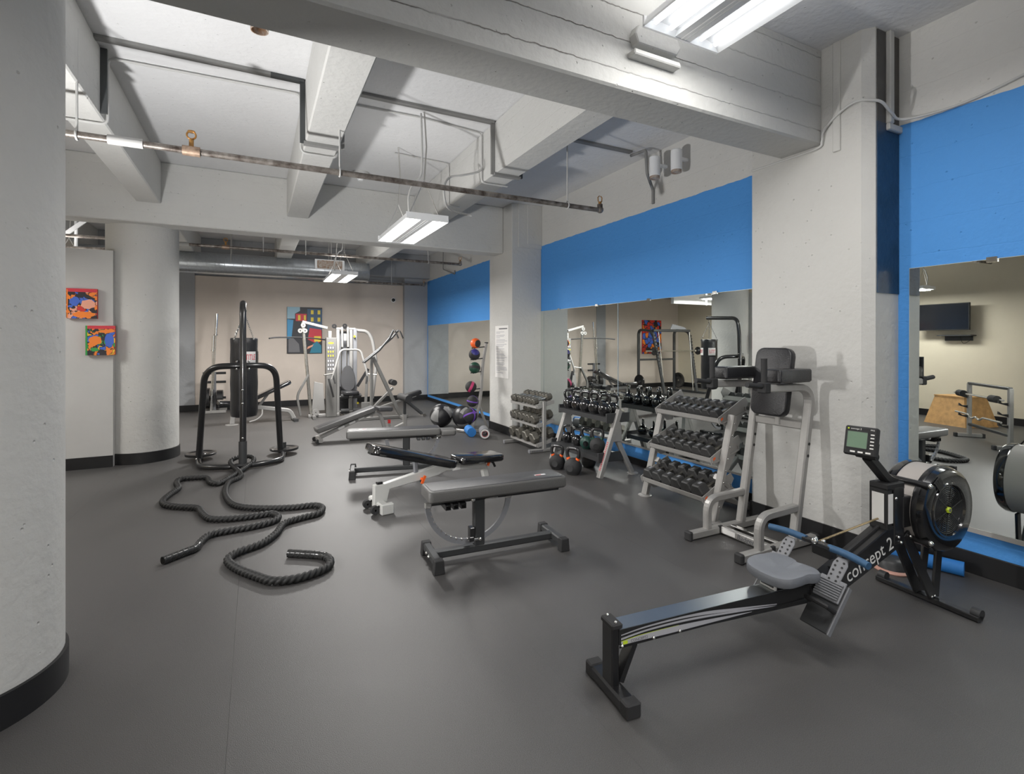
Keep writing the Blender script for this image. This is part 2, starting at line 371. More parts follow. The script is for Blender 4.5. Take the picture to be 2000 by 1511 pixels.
def spline(pts, n=6, closed=False):
    P = [Vector(p) for p in pts]; out = []
    for i in range(len(P)-1):
        a, b, c, d = P[max(i-1,0)], P[i], P[i+1], P[min(i+2,len(P)-1)]
        for j in range(n):
            t = j/n; out.append(0.5*((2*b)+(c-a)*t+(2*a-5*b+4*c-d)*t*t+(3*b-a-3*c+d)*t**3))
    out.append(P[-1]); return out
# ================================================================ THE ROOM
XW, XF, YB, ZC = 3.87, 3.70, 12.0, 3.45        # right wall, its far stretch, back wall, slab
XL = -4.3                                      # opposite wall, seen in the mirrors
fl = struct('floor', MB().box(XL-.2, XW+.2, -2.8, YB+.3, -.25, -0.012), 'black_matte')
x = XL; edges = [XL, -3.75, -2.53, -1.31, -0.09, 1.13, 2.35, 3.57, XW+.1]
for a, b in zip(edges[:-1], edges[1:]):
    struct('rubber_roll', MB().box(a+.0003, b-.0003, -2.7, YB+.2, -.0118, 0.0), 'rubber_floor', parent=fl)
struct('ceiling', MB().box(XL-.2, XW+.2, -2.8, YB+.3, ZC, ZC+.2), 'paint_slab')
struct('wall_right', MB().box(XW, XW+.2, -2.8, 7.3, 0, ZC), 'paint_blue_wall')
struct('wall_right', MB().box(XF, XW+.2, 7.3, YB+.05, 0, ZC), 'paint_blue_wall')
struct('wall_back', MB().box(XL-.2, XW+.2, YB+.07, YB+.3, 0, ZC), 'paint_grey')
struct('wall_back', MB().box(-1.10, 3.14, YB, YB+.06, 0, 2.74), 'drywall_beige')
struct('wall_back', MB().box(XL, -1.42, YB, YB+.06, 0, 2.74), 'drywall_beige')
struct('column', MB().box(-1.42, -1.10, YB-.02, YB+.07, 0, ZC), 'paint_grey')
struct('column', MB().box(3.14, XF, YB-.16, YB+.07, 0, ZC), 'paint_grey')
struct('wall_left', MB().box(XL-.2, XL, -2.8, YB+.3, 0, ZC), 'drywall_cream')
struct('wall_front', MB().box(XL-.2, XW+.2, -2.95, -2.8, 0, ZC), 'paint_white')
# round columns
def round_col(c, r):
    n0 = MB(); seg = 72
    n0.lathe([(r, 0), (r, ZC)], (c[0], c[1], 0), seg=seg)
    struct('round_column', n0, 'paint_white')
    struct('baseboard_left', MB().lathe([(r+.001, .0), (r+.012, 0.0), (r+.012, .125), (r+.001, .128)], (c[0], c[1], 0), seg=seg), 'base_black')
round_col((-1.045, 2.705), 0.33); round_col((-1.212, 7.452), 0.361)
# partition between the far round column and the opposite wall, with open space above
struct('wall_partition', MB().box(XL, -1.43, 7.08, 7.20, 0, 2.42), 'drywall_grey')
struct('baseboard_partition', MB().box(XL, -1.43, 7.066, 7.08, 0, .128), 'base_black')
# square columns against the right wall
cp = [(3.87,1.87),(3.60,1.87),(3.55,1.93),(3.55,2.75),(3.87,2.75)]
struct('column', MB().prism(cp[::-1], (0,0,0), (1,0,0), (0,1,0), ZC, False), 'paint_white')
struct('baseboard_right', MB().prism([(3.87,1.858),(3.595,1.858),(3.538,1.925),(3.538,2.762),(3.87,2.762)][::-1], (0,0,0), (1,0,0), (0,1,0), .125, False), 'base_black')
struct('trim_1', MB().box(3.612, 3.868, 1.864, 1.8705, 1.72, 2.84), 'navy_panel')  # thin dark navy sheet over the upper camera-facing side of the column
struct('trim_2', MB().box(3.612, 3.705, 1.864, 1.8705, 2.84, ZC-.01), 'charcoal_panel')  # charcoal sheets above the navy one, either side of the pale strip
struct('trim_3', MB().box(3.765, 3.868, 1.864, 1.8705, 2.80, ZC-.01), 'charcoal_panel')
struct('trim_4', MB().box(3.712, 3.762, 1.838, 1.8695, 2.84, ZC).box(3.712, 3.87, 1.842, 1.8695, 2.795, 2.84), 'paint_white', 0.006)
struct('trim_5', MB().box(3.538, 3.552, 2.06, 2.11, 2.70, ZC), 'paint_white', 0.004)
struct('column', MB().box(3.37, XW, 6.66, 7.46, 0, ZC), 'paint_white', 0.006)
struct('trim_6', MB().box(3.37+.1, XW, 6.645, 6.661, 2.80, ZC).box(3.62, XW, 6.635, 6.661, 2.86, ZC), 'paint_white', 0.004)
struct('baseboard_right', MB().box(3.358, XW, 6.648, 7.472, 0, .125), 'base_black', 0.003)
struct('baseboard_right', MB().box(XW-.014, XW, -2.8, 1.858, 0, .131), 'base_black', 0.003)
struct('baseboard_right', MB().box(XW-.014, XW, 2.762, 6.648, 0, .075), 'base_black', 0.003)
struct('baseboard_right', MB().box(XF-.014, XF, 7.472, YB-.16, 0, .075), 'base_black', 0.003)
struct('baseboard_back', MB().box(XL, 3.14, YB-.034, YB-.001, 0, .125), 'base_black', 0.003)
struct('baseboard_back', MB().box(3.14, XF, YB-.175, YB-.161, 0, .125), 'base_black', 0.003)
struct('baseboard_left', MB().box(XL, XL+.014, -2.8, YB, 0, .13), 'base_black', 0.003)
# beams: two girders across, joists between them
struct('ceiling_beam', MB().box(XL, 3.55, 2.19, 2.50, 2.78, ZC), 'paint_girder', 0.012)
struct('ceiling_beam', MB().box(XL, 3.37, 6.95, 7.25, 2.745, ZC), 'paint_beam', 0.012)
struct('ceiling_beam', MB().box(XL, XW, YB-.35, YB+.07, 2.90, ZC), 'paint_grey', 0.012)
for xa, xb in ((-2.82,-2.57), (-1.20,-.965), (.345,.60), (1.985,2.235)):
    for ya, yb in ((2.50,6.95), (7.25,YB-.35), (-2.8,2.19)):
        if ya < 0 and xa > -.5: continue
        struct('ceiling_joist', MB().box(xa, xb, ya, yb, 2.97, ZC), 'paint_beam', 0.010)
# rough mortar ledge left on the near girder under the lamp end
bm = MB()
bm.prism([(0,0),(.02,.05),(.30,.05),(.33,0),(.30,-.05),(.02,-.05)], (1.83, 2.165, 3.07), (1,0,0), (0,0,1), .06)
bm.prism([(0,0),(.33,0),(.34,-.03),(0,-.03)], (1.82, 2.165, 2.985), (1,0,0), (0,0,1), .07)
struct('trim_7', bm, 'paint_beam', 0.006)
# ---- mirrors
def mirror(name, y0, y1, z0, z1, xw, label, tilt=(0,0)):
    t = thing(name, label, 'mirror', (xw-.010, (y0+y1)/2, (z0+z1)/2), 0, 'wall mirrors of the gym')
    h, d = (y1-y0)/2, (z1-z0)/2
    MB().box(0.001, .007, -h, h, -d, d).obj('backing', 'mirror_edge', t)
    MB().box(-.002, .001, -h+.003, h-.003, -d+.003, d-.003).obj('glass', 'mirror', t)
    t.rotation_euler = (0, tilt[1], tilt[0]); return t
mr = mirror('wall_mirror', -.50, 1.800, .275, 1.885, XW-.046, 'large mirror on the blue wall behind the rowing machine', (R(-1.8), R(.35)))
MB().box(-.008, .010, -1.15, 1.15, -.822, -.795).obj('channel', 'steel_trim', mr)
k = MB(); k.cbox((-.006, .72, .80), (.012, .05, .03)); k.obj('clip', 'chrome', mr)
for i, (a, b, tx) in enumerate(((2.86, 4.815, 'mirror panel nearest the square column, behind the hex dumbbell rack'), (4.825, 6.56, 'mirror panel behind the kettlebell rack'),
                                (6.57, 6.93, 'narrow mirror strip in the corner beside the pilaster'))):
    m_ = mirror('wall_mirror', a, b, .215, 1.862, XW, tx)
    for yy in ((-.45, .45) if b-a > 1 else (.1,)):
        MB().cbox((-.004, yy, .823), (.012, .05, .028)).obj('clip', 'chrome', m_)
    MB().box(-.006, .008, -(b-a)/2, (b-a)/2, -.835, -.815).obj('channel', 'steel_trim', m_)
mirror('wall_mirror', 7.50, YB-.24, .13, 1.785, XF, 'far mirror beside the medicine ball tree')
# ---- pendant lamps
def pendant(x0, x1, y0, y1, zb, label, hang=True, dim=False, power=1.0, up=True, up_w=None):
    cx, cy, hw, hl = (x0+x1)/2, (y0+y1)/2, (x1-x0)/2, (y1-y0)/2
    t = thing('pendant_lamp', label, 'lamp', (cx, cy, zb), 0, 'fluorescent lamps hung from the ceiling')
    h = MB()
    for s in (-1, 1):
        # each wing: trough with a shallow W section
        a, b = (.012, hw) if s > 0 else (-hw, -.012)
        lo, hi = min(a, b), max(a, b); m_ = (lo+hi)/2; q = (hi-lo)/2
        pr = [(lo, 0), (lo+.25*q, .040), (lo+.75*q, .052), (m_+.25*q, .052), (m_+.75*q, .040), (hi, 0), (hi, .012), (hi-.15*q, .056), (lo+.15*q, .056), (lo, .012)]
        h.add([(p[0], -hl, p[1]) for p in pr]+[(p[0], hl, p[1]) for p in pr], [(i, (i+1) % 10, 10+(i+1) % 10, 10+i) for i in range(10)])
    h.obj('reflector', 'lamp_white', t)
    MB().prism([(-.055, 0.004), (.055, 0.004), (.035, .066), (-.035, .066)], (0, -hl, 0), (1,0,0), (0,0,1), -2*hl, False).obj('ballast_cover', 'lamp_white', t)
    for s in (-1, 1):
        MB().box(-hw, hw, s*hl-.006, s*hl+.006, .0, .058).obj('end_plate', 'lamp_white', t)
    n = 2 if not dim else 2
    for s in (-1, 1):
        for kx in range(n):
            xx = s*(.055 + (hw-.055)*(kx+.5)/n)
            MB().cyl((xx, -hl+.03, .022), (xx, hl-.03, .022), .013, seg=10).obj('lamp_tube', 'lamp_tube_dim' if dim else 'lamp_tube', t)
    if hang:
        for s in (-1, 1):
            p = MB(); top = ZC-zb; kn = .38
            for q in (-1, 1): p.tube([(q*hw*.75, s*hl*.82, .056), (0, s*hl*.82, kn)], .004, 6)
            p.tube([(0, s*hl*.82, kn), (.02, s*hl*.82, kn+.3), (0, s*hl*.82, top)], .007, 6); p.obj('hanger_chain', 'steel_trim', t)
        c = MB(); c.tube(spline([(-hw*.7, -hl*.8, .056), (-hw*.75, -hl*.82, .22), (-hw*.45, -hl*.8, .36), (-.03, -hl*.8, .42), (-.02, -hl*.82, .6), (-.03, -hl*.82, top-.02)], 5), .009, 7)
        c.obj('power_cord', 'conduit_white', t)
    def lamp(nm, z, rx, pw, sz):
        ld = bpy.data.lights.new(nm, 'AREA'); ld.shape = 'RECTANGLE'; ld.size = sz[0]; ld.size_y = sz[1]; ld.energy = pw; ld.color = (1, .975, .94)
        o = bpy.data.objects.new(nm, ld); C.objects.link(o); o.parent = t; o.location = (0, 0, z); o.rotation_euler = (rx, 0, 0)
    lamp('lamp_light', -.012, 0, P_DOWN*power, (2*hw*.9, 2*hl*.9))
    if up: lamp('lamp_light', .09, PI, up_w or P_UP*power, (2*hw*.8, 2*hl*.8))  # upward area lamp added over the housing to brighten the ceiling
    return t
pendant(1.15, 1.53, 4.28, 5.40, 2.46, 'lit pendant lamp hung in the middle bay over the benches')
pendant(1.06, 1.46, 8.35, 9.50, 2.46, 'lit pendant lamp in the far bay in front of the duct', power=2.9)
pendant(1.79, 2.33, .55, 2.03, 3.03, 'big near lamp with two white reflector wings under the ceiling', hang=False, dim=True, power=.75, up_w=13.0)
pendant(-3.35, -2.97, 5.30, 6.42, 2.46, 'left pendant lamp that shows only in the mirrors, beside the television')
pendant(-2.50, -2.12, 8.0, 9.12, 2.46, 'left rear pendant lamp over the smith machine', power=2.4)
pendant(.9, 1.3, -1.9, -.7, 2.6, 'added fill pendant behind the photographer, right of the pair', power=.7)  # unseen pair of pendants, added to brighten the near end of the room
pendant(-2.4, -2.0, -1.9, -.7, 2.6, 'added fill pendant behind the photographer, left of the pair', power=1.7)
# photographer's strobe behind the near round column; unseen fill strobe added behind the camera
def strobe(loc, rz, elev, watts, label):
    t = thing('studio_strobe', label, 'light', loc, rz)
    MB().cyl((0,0,.1), (0,0,1.0), .012).obj('stand_pole', 'black_metal', t)
    for a in (90, 210, 330): MB().tube([(0,0,.42), (.34*math.cos(R(a)), .34*math.sin(R(a)), .012)], .009, 8).obj('leg', 'black_metal', t)
    MB().lathe([(.001,-.10),(.05,-.10),(.055,.06),(.085,.10),(.08,.10),(.04,.05),(.001,.05)], (0,0,1.05), (1,0,0), 20).obj('flash_head', 'black_matte', t)
    ld = bpy.data.lights.new('strobe_light', 'SPOT'); ld.energy = watts; ld.spot_size = R(178); ld.spot_blend = 1.0; ld.shadow_soft_size = .09; ld.color = (1, .985, .97)
    lo = bpy.data.objects.new('strobe_light', ld); C.objects.link(lo); lo.parent = t; lo.location = (.14, 0, 1.05); lo.rotation_euler = (0, R(-90-elev), 0)
strobe((-1.475, 3.10, 0), 20, 36, P_STROBE, 'studio strobe on a stand behind the near round column')
strobe((-.55, -1.0, 0), 66, 36, P_STROBE*.10, 'added fill strobe on a stand behind the photographer')
# ================================================================ CEILING SERVICES
def sprinkler(name, y, z, x0, x1, label, heads, hang, coup=()):
    t = thing(name, label, 'pipe', (x0, y, z))
    L = x1-x0
    MB().cyl((0,0,0), (L,0,0), .022, seg=14).obj('pipe', 'pipe_rust', t)
    for hx in heads:
        h = MB(); h.cyl((hx-.05,0,0), (hx+.05,0,0), .033, seg=14); h.obj('tee', 'tee_rust', t)
        s = MB(); s.cyl((hx,0,.02), (hx,0,.075), .014, seg=10); s.tube(arc((hx,0,.105), (1,0,0), (0,0,1), .026, -90, 270, 14), .006, 6); s.cyl((hx,0,.125), (hx,0,.132), .022, seg=12); s.obj('sprinkler_head', 'brass_old', t)
    for cx in coup:
        MB().cyl((cx-.09,0,0), (cx+.09,0,0), .030, seg=14).obj('coupling', 'conduit_white', t)
    e = MB(); e.ball((L,0,.004), .034, 12, 8); e.cyl((L,0,0), (L,0,.055), .026, seg=12); e.obj('elbow', 'pipe_rust', t)
    s = MB(); s.cyl((L,0,.05), (L,0,.08), .016, seg=10); s.tube([(L-.02,0,.08), (L-.024,0,.12), (L-.006,0,.135)], .005, 6); s.tube([(L+.02,0,.08), (L+.024,0,.12), (L+.006,0,.135)], .005, 6); s.obj('sprinkler_head', 'brass_old', t)
    for hx, zt in hang:
        h = MB(); h.cyl((hx,0,.02), (hx,0,zt-z), .007, seg=8); h.tube(arc((hx,0,0), (0,1,0), (0,0,1), .030, 0, 360, 14), .006, 6); h.obj('hanger', 'conduit_white', t)
    return t
sprinkler('sprinkler_pipe', 3.93, 2.655, -1.75, 2.93, 'rusty sprinkler pipe crossing the near bay under the joists', (1.37,), ((.78, 3.30), (2.305, 2.97), (4.31, 3.45)), (1.02,))
sprinkler('sprinkler_pipe', 8.60, 2.80, -2.4, 3.30, 'rusty sprinkler pipe crossing the far bay in front of the duct', (2.0,), ((3.10, 3.45), (5.1, 3.45), (2.5, 3.45)), (1.45,))
sprinkler('sprinkler_pipe', 11.3, 2.70, 1.9, 3.45, 'short sprinkler pipe right of the duct end by the back wall', (), ((.8, 3.4),))
sprinkler('sprinkler_pipe', 4.85, 2.95, -4.2, -1.45, 'dark sprinkler pipe near the television, seen in the mirrors', (1.0,), ((.5, 3.45), (2.2, 3.45)))
t = thing('air_duct', 'round galvanised spiral duct running below the ceiling before the back wall', 'duct', (-2.6, 10.5, 2.80))
d = MB(); d.lathe([(.001,0),(.19,0),(.19, 4.62),(.001,4.62)], (0,0,0), (1,0,0), 64)
sm_ = MB()
for i in range(1, 33): sm_.lathe([(.1895,.14*i-.003),(.1922,.14*i),(.1895,.14*i+.003)], (0,0,0), (1,0,0), 48, False)
sm_.obj('duct_seam', 'galv', t)['kind'] = 'stuff'
d.obj('duct_body', 'galv', t)
MB().lathe([(.192,4.60),(.203,4.60),(.203,4.63),(.192,4.63)], (0,0,0), (1,0,0), 40).obj('end_collar', 'galv', t)
for hx in (.7, 2.2, 3.9): MB().tube(arc((hx,0,0), (0,1,0), (0,0,1), .198, 0, 180, 16), .008, 6).cyl((hx,.198,0), (hx,.198,.62), .006, seg=6).cyl((hx,-.198,0), (hx,-.198,.62), .006, seg=6).obj('strap', 'steel_trim', t)
g = MB().box(3.62, 4.12, -.215, -.19, .0, .16); g.obj('air_grille', 'tarnish_white', t)
MB().box(3.60, 4.14, -.222, -.212, -.015, .0).box(3.60, 4.14, -.222, -.212, .16, .175).box(3.60, 3.64, -.222, -.212, 0, .16).box(4.10, 4.14, -.222, -.212, 0, .16).obj('grille_frame', 'lamp_white', t)
# flat raceway going round the joists, and thin conduits
def conduit(name, pts, r, material, label, fil=.05):
    t = MB(); t.tube(fillet(pts, fil, 4), r, 8); o = t.obj(name, material); tag(o, label, 'conduit'); return o
def raceway(pts, dark, label):
    t = thing('raceway', label, 'raceway', (0,0,0))
    for i in range(len(pts)-1):
        MB().bar(pts[i], pts[i+1], .055, .022, up=(0,1,0) if abs(pts[i][2]-pts[i+1][2]) > .05 else (0,0,1)).obj('segment', 'raceway_dark' if i in dark else 'raceway_grey', t)
zz, sf = ZC-.012, 2.958
raceway([(-.964,4.28,zz), (.10,4.28,zz), (.334,4.28,zz), (.334,4.28,sf), (.612,4.28,sf), (.612,4.28,zz), (1.974,4.28,zz), (1.974,4.28,sf), (2.247,4.28,sf), (2.247,4.28,zz), (3.60,4.28,zz)], (1,2,8), 'flat raceway wrapping over slab and joists of the near bay')
raceway([(-.953,4.43,3.44), (-.953,4.43,2.99)], (0,), 'short dark raceway on the side of the left joist')
c1 = [(-1.215,4.55,3.0), (-1.215,4.55,2.955), (-.95,4.55,2.955), (-.95,4.55,ZC-.015), (.33,4.5,ZC-.015), (.33,4.5,2.955), (.615,4.5,2.955), (.615,4.5,ZC-.02)]
conduit('conduit', c1, .010, 'conduit_white', 'thin conduit crossing the slab left of the middle lamp')
conduit('conduit', [(.615,4.5,ZC-.012), (1.37,4.48,ZC-.012), (1.97,4.55,ZC-.012), (1.97,4.55,2.955), (2.25,4.55,2.955)], .009, 'conduit_white', 'thin conduit running from above the middle lamp over the right joist')
conduit('conduit', [(1.34,5.45,ZC-.012), (1.97,5.5,ZC-.012), (1.97,5.5,2.955), (2.1,5.5,2.955)], .008, 'conduit_white', 'second thin conduit behind the middle lamp')
conduit('cable', spline([(1.95,4.5,3.15), (1.93,4.5,3.05), (1.75,4.5,2.98), (1.62,4.5,2.94), (1.55,4.45,2.82), (1.55,4.4,2.66), (1.62,4.4,2.60), (1.8,4.4,2.58)], 6), .010, 'conduit_white', 'loose pale cable drooping from the right joist above the pipe', .01)
conduit('cable', spline([(3.86,.4,3.02), (3.86,1.1,2.93), (3.86,1.5,2.86), (3.80,1.80,2.86), (3.70,1.83,2.90), (3.60,1.85,2.96), (3.54,1.97,2.985), (3.535,2.10,2.93), (3.53,2.17,2.86), (3.535,2.18,2.80), (3.54,2.22,2.765), (3.55,2.5,2.765), (3.545,2.75,2.765)], 6), .009, 'conduit_white', 'grey cable looping round the top of the square column', .01)
conduit('conduit', [(-1.6,3.92,3.34), (-1.6,3.92,3.1), (-1.35,3.92,3.1)], .008, 'raceway_dark', 'dark conduit elbow beside the left joist')
# small ceiling devices
t = thing('junction_can', 'stained round can fixed under the slab at upper left', 'ceiling fixture', (.02, 3.55, ZC))
MB().cyl((0,0,0), (0,0,-.012), .075, seg=24).obj('plate', 'conduit_white', t); MB().lathe([(.001,-.01),(.05,-.01),(.052,-.10),(.046,-.10),(.044,-.02),(.001,-.02)], (0,0,0), seg=24).obj('can', 'tarnish_white', t)
t = thing('ceiling_sensor', 'small white sensor on the slab behind the near joist', 'ceiling fixture', (1.13, 6.3, ZC))
MB().cyl((0,0,0), (0,0,-.02), .10, seg=20).obj('plate', 'conduit_white', t); MB().lathe([(.07,-.02),(.05,-.06),(.03,-.10),(.001,-.105)], seg=16).obj('sensor_head', 'lamp_white', t)
for i, (yy, xx, tx) in enumerate(((3.98, 3.66, 'white cylinder sensor on the wall top, nearer the conduit'), (3.74, 3.72, 'white cylinder sensor on the wall top, nearer the square column'))):
    t = thing('wall_sensor', tx, 'ceiling fixture', (xx, yy, 3.20))
    MB().cyl((0,0,-.10), (0,0,.10), .055, seg=24).obj('housing', 'lamp_white', t, .006); MB().cyl((0,0,-.125), (0,0,-.10), .05, seg=24).obj('collar', 'tarnish_white', t); MB().cbox((.10,0,.02), (.12,.03,.03)).obj('bracket', 'lamp_white', t)
conduit('conduit', [(3.6,4.28,3.40), (3.63,4.08,3.40), (3.63,4.06,3.15), (3.855,4.22,3.05), (3.855,4.22,2.90)], .016, 'raceway_grey', 'grey conduit dropping down the white wall below the sensors', .03)
conduit('conduit', [(3.60,10.4,3.40), (3.60,10.4,2.96), (3.68,9.9,2.80), (3.68,9.9,2.88)], .012, 'raceway_grey', 'grey conduit with a kink on the far wall above the blue band', .03)
t = thing('security_camera', 'small black dome camera high on the beige back wall', 'camera', (2.905, YB-.0, 2.385))
MB().cyl((0,0,0), (0,-.03,0), .055, seg=24).obj('mount', 'lamp_white', t); MB().ball((0,-.035,0), .042, 18, 12).obj('dome', 'black_gloss', t)
t = thing('roof_truss', 'pale steel pipework and braces beyond the partition top', 'pipework', (-2.45, 8.9, 2.5))
tr = MB(); tr.tube([(-.55,0,.15), (.8,0,.20)], .03, 10); tr.obj('pipe', 'pipe_rust', t)
MB().tube([(-.35,.1,-.2), (-.30,.1,.75)], .02, 8).tube([(.22,.1,-.2), (.22,.1,.75)], .02, 8).obj('post', 'lamp_white', t)
MB().bar((-.3,-.1,-.1), (.45,.1,.72), .07, .05).obj('brace', 'lamp_white', t); MB().bar((-.5,-.1,.4), (-.05,-.1,.0), .03, .03).bar((-.55,-.1,.55), (-.1,-.1,.1), .02, .02).obj('stay', 'steel_trim', t)
MB().box(-.6, .9, .5, .6, -.15, .12).obj('beam', 'lamp_white', t)
t = thing('riser_pipe', 'thin dark red riser pipe beside the near round column edge', 'pipe', (-1.93, 6.9, 0))
MB().cyl((0,0,2.42), (0,0,3.45), .025, seg=10).obj('pipe', 'pipe_rust', t)
MB().cyl((0,0,2.6), (0,0,2.72), .034, seg=10).cyl((0,0,2.95), (0,0,3.02), .034, seg=10).obj('coupling', 'conduit_white', t)
# ================================================================ ART AND NOTICES
def canvas(name, x0, x1, z0, z1, y, face, label, d=.035, side='black_matte'):
    t = thing(name, label, 'canvas', ((x0+x1)/2, y, (z0+z1)/2)); hw, hh = (x1-x0)/2, (z1-z0)/2
    MB().box(-hw, hw, -d, 0, -hh, hh).obj('stretcher', side, t); MB().box(-hw, hw, -d-.003, -d, -hh, hh).obj('picture', face, t); return t
def blob(mb, cx, cz, rx, rz, y, n=18, a0=0, wob=.12, seed=0):
    rnd = random.Random(seed); p = [1+rnd.uniform(-wob, wob) for _ in range(n)]
    o = len(mb.v); mb.v += [(cx+rx*p[i]*math.cos(2*PI*i/n+a0), y, cz+rz*p[i]*math.sin(2*PI*i/n+a0)) for i in range(n)]
    mb.f.append(tuple(range(o, o+n))); mb.sm.append(False); return mb
t = canvas('canvas', -1.825, -1.56, 1.652, 1.978, 7.066, 'art_one', 'upper left square canvas of orange and blue shapes on the partition', side='red')
MB().box(-.131,.131,-.0392,-.0382,.125,.162).obj('print_band', 'red_print', t); blob(MB(), .055, -.005, .062, .052, -.0394, seed=3).obj('print_shape', mat('print_peach', PK_, .5), t)
blob(MB(), -.06, .02, .042, .05, -.0394, seed=5).obj('print_shape', mat('print_blue', BL_, .5), t); blob(MB(), .02, -.12, .10, .035, -.0394, seed=8).obj('print_shape', mat('print_orange', OR_, .5), t)
MB().box(-.128,-.118,-.0393,-.0383,-.15,.15).obj('print_band', 'print_orange', t)
t = canvas('canvas', -1.662, -1.402, 1.250, 1.576, 7.066, 'art_two', 'lower right square canvas with a green edge on the partition', side='red')
MB().box(-.129,-.113,-.0394,-.0384,-.162,.162).obj('print_band', mat('print_green', GR_, .5), t); MB().box(-.113,.13,-.0393,-.0383,.128,.162).obj('print_band', 'red_print', t)
blob(MB(), -.045, .0, .055, .05, -.0394, seed=11).obj('print_shape', 'print_orange', t); blob(MB(), .08, .0, .04, .075, -.0394, seed=12).obj('print_shape', 'print_blue', t)
blob(MB(), .05, .1, .07, .018, -.0395, seed=14).obj('print_shape', 'print_orange', t); blob(MB(), -.05, -.10, .035, .022, -.0394, seed=15).obj('print_shape', 'print_green', t)
# big city canvas on the back wall
t = canvas('canvas', .60, 1.315, 1.145, 2.155, YB, mat('print_night', (.02,.022,.03), .5), 'big canvas of a night street with yellow windows on the back wall')
Y_ = -.0388
def quad(nm, pts, m_, dy=0): 
    b = MB(); b.add([(x, Y_-dy, z) for x, z in pts], [tuple(range(len(pts)))]); b.obj(nm, m_, t)
mat('print_navy', (.035,.09,.17), .5); mat('print_sky', (.28,.45,.55), .5); mat('print_teal', (.02,.20,.30), .5); mat('print_lblue', (.05,.28,.52), .5); mat('print_yellow', (.80,.62,.05), .5); mat('print_grey', (.14,.14,.15), .5)
quad('print_sky', [(-.357,.25),(-.10,.25),(-.10,.505),(-.357,.505)], 'print_sky'); quad('print_building', [(.05,.0),(.357,.0),(.357,.47),(.05,.47)], 'print_navy', .0002)
quad('print_house', [(-.2,.2),(.05,.2),(.05,.36),(-.07,.44),(-.2,.36)], 'print_night', .0003); quad('print_house', [(-.185,.2),(.035,.2),(.035,.36),(-.185,.36)], 'red_print', .0004)
for wx, wz in ((.15,.40), (.29,.40), (.15,.24), (.29,.24)): quad('print_window', [(wx-.028,wz-.045),(wx+.028,wz-.045),(wx+.028,wz+.045),(wx-.028,wz+.045)], 'print_yellow', .0005)
quad('print_window', [(-.14,.22),(-.09,.22),(-.09,.33),(-.14,.33)], 'print_yellow', .0005); quad('print_window', [(-.02,.22),(.02,.22),(.02,.33),(-.02,.33)], 'print_yellow', .0005)
quad('print_wall', [(-.357,-.18),(-.27,-.18),(-.23,.22),(-.357,.24)], 'print_lblue', .0003)
quad('print_shape', [(.06,-.20),(.25,-.30),(.355,-.22),(.34,.02),(.10,.05)], 'red_print', .0005); quad('print_shape', [(.19,-.25),(.33,-.25),(.33,-.13),(.19,-.13)], 'print_yellow', .0007)
quad('print_shape', [(.10,-.50),(.34,-.50),(.34,-.34),(.25,-.24),(.16,-.30)], 'print_teal', .0008); quad('print_shape', [(.04,-.42),(.15,-.36),(.18,-.31),(.06,-.36)], 'print_peach', .0009)
quad('print_shape', [(-.33,-.48),(-.1,-.48),(-.12,-.3),(-.25,-.15),(-.33,-.2)], 'print_grey', .0004)
canvas('canvas', -3.55, -2.80, 1.03, 2.06, YB, 'art_three', 'tall orange and blue canvas behind the smith machine', side='red')
# notice on the pilaster
t = thing('gym_notice', 'long white printed notice taped to the pilaster', 'notice', (3.3695, 7.0, 1.245))
s_ = MB(); s_.box(-.0035, -.002, -.235, .235, -.40, .40); s_.obj('sheet', 'white_print', t)
rnd = random.Random(4); ln = MB()
yy = .30; 
for grp in (2, 3, 3, 3, 2, 1, 2, 2, 1, 3, 4, 1):
    for k in range(grp):
        wd = rnd.uniform(.25, .40) if k < grp-1 else rnd.uniform(.12, .34)
        ln.box(-.0042, -.0036, .20-wd, .20, yy, yy+.0085); yy -= .0195
    yy -= .011
ln.obj('printed_lines', 'mid_print', t)
MB().box(-.0042,-.0036,-.19,.10,.345,.362).obj('printed_heading', 'grey_print', t)
# ================================================================ BATTLE ROPE, BAG STAND
def rope(pts, label, name='battle_rope', r=.024, turns=0):
    t = thing(name, label, 'rope', (0,0,0)); path = [p for p in spline(pts, 8)]
    # resample evenly
    out = [path[0]]; acc = 0; step = .0065
    for a, b in zip(path[:-1], path[1:]):
        L = (b-a).length; d = 0
        while acc+L-d >= step:
            d += step-acc; acc = 0; out.append(a+(b-a)*(d/L))
        acc += L-d
    core = MB(); fr = core.frames(out); ks = 21; vs = []; fs = []
    for i, (p, tt, u, sd) in enumerate(fr):
        ph = i*step/.105*2*PI
        for m in range(ks):
            a = 2*PI*m/ks; lob = r*(0.70+.40*abs(math.cos(1.5*(a-ph))))
            vs.append(p+sd*(lob*math.cos(a))+u*(lob*math.sin(a)))
    n = len(fr)
    for i in range(n-1):
        for m in range(ks): fs.append((i*ks+m, i*ks+(m+1)%ks, (i+1)*ks+(m+1)%ks, (i+1)*ks+m))
    fs.append(tuple(range(ks))[::-1]); fs.append(tuple((n-1)*ks+m for m in range(ks)))
    core.add(vs, fs, True); core.obj('strand', 'rope_black', t)
    MB().tube(out[-42:], r*1.06, 14).obj('grip_sleeve', 'rope_sleeve', t); MB().tube(out[:42], r*1.06, 14).obj('grip_sleeve', 'rope_sleeve', t)
    return t
zr = .024
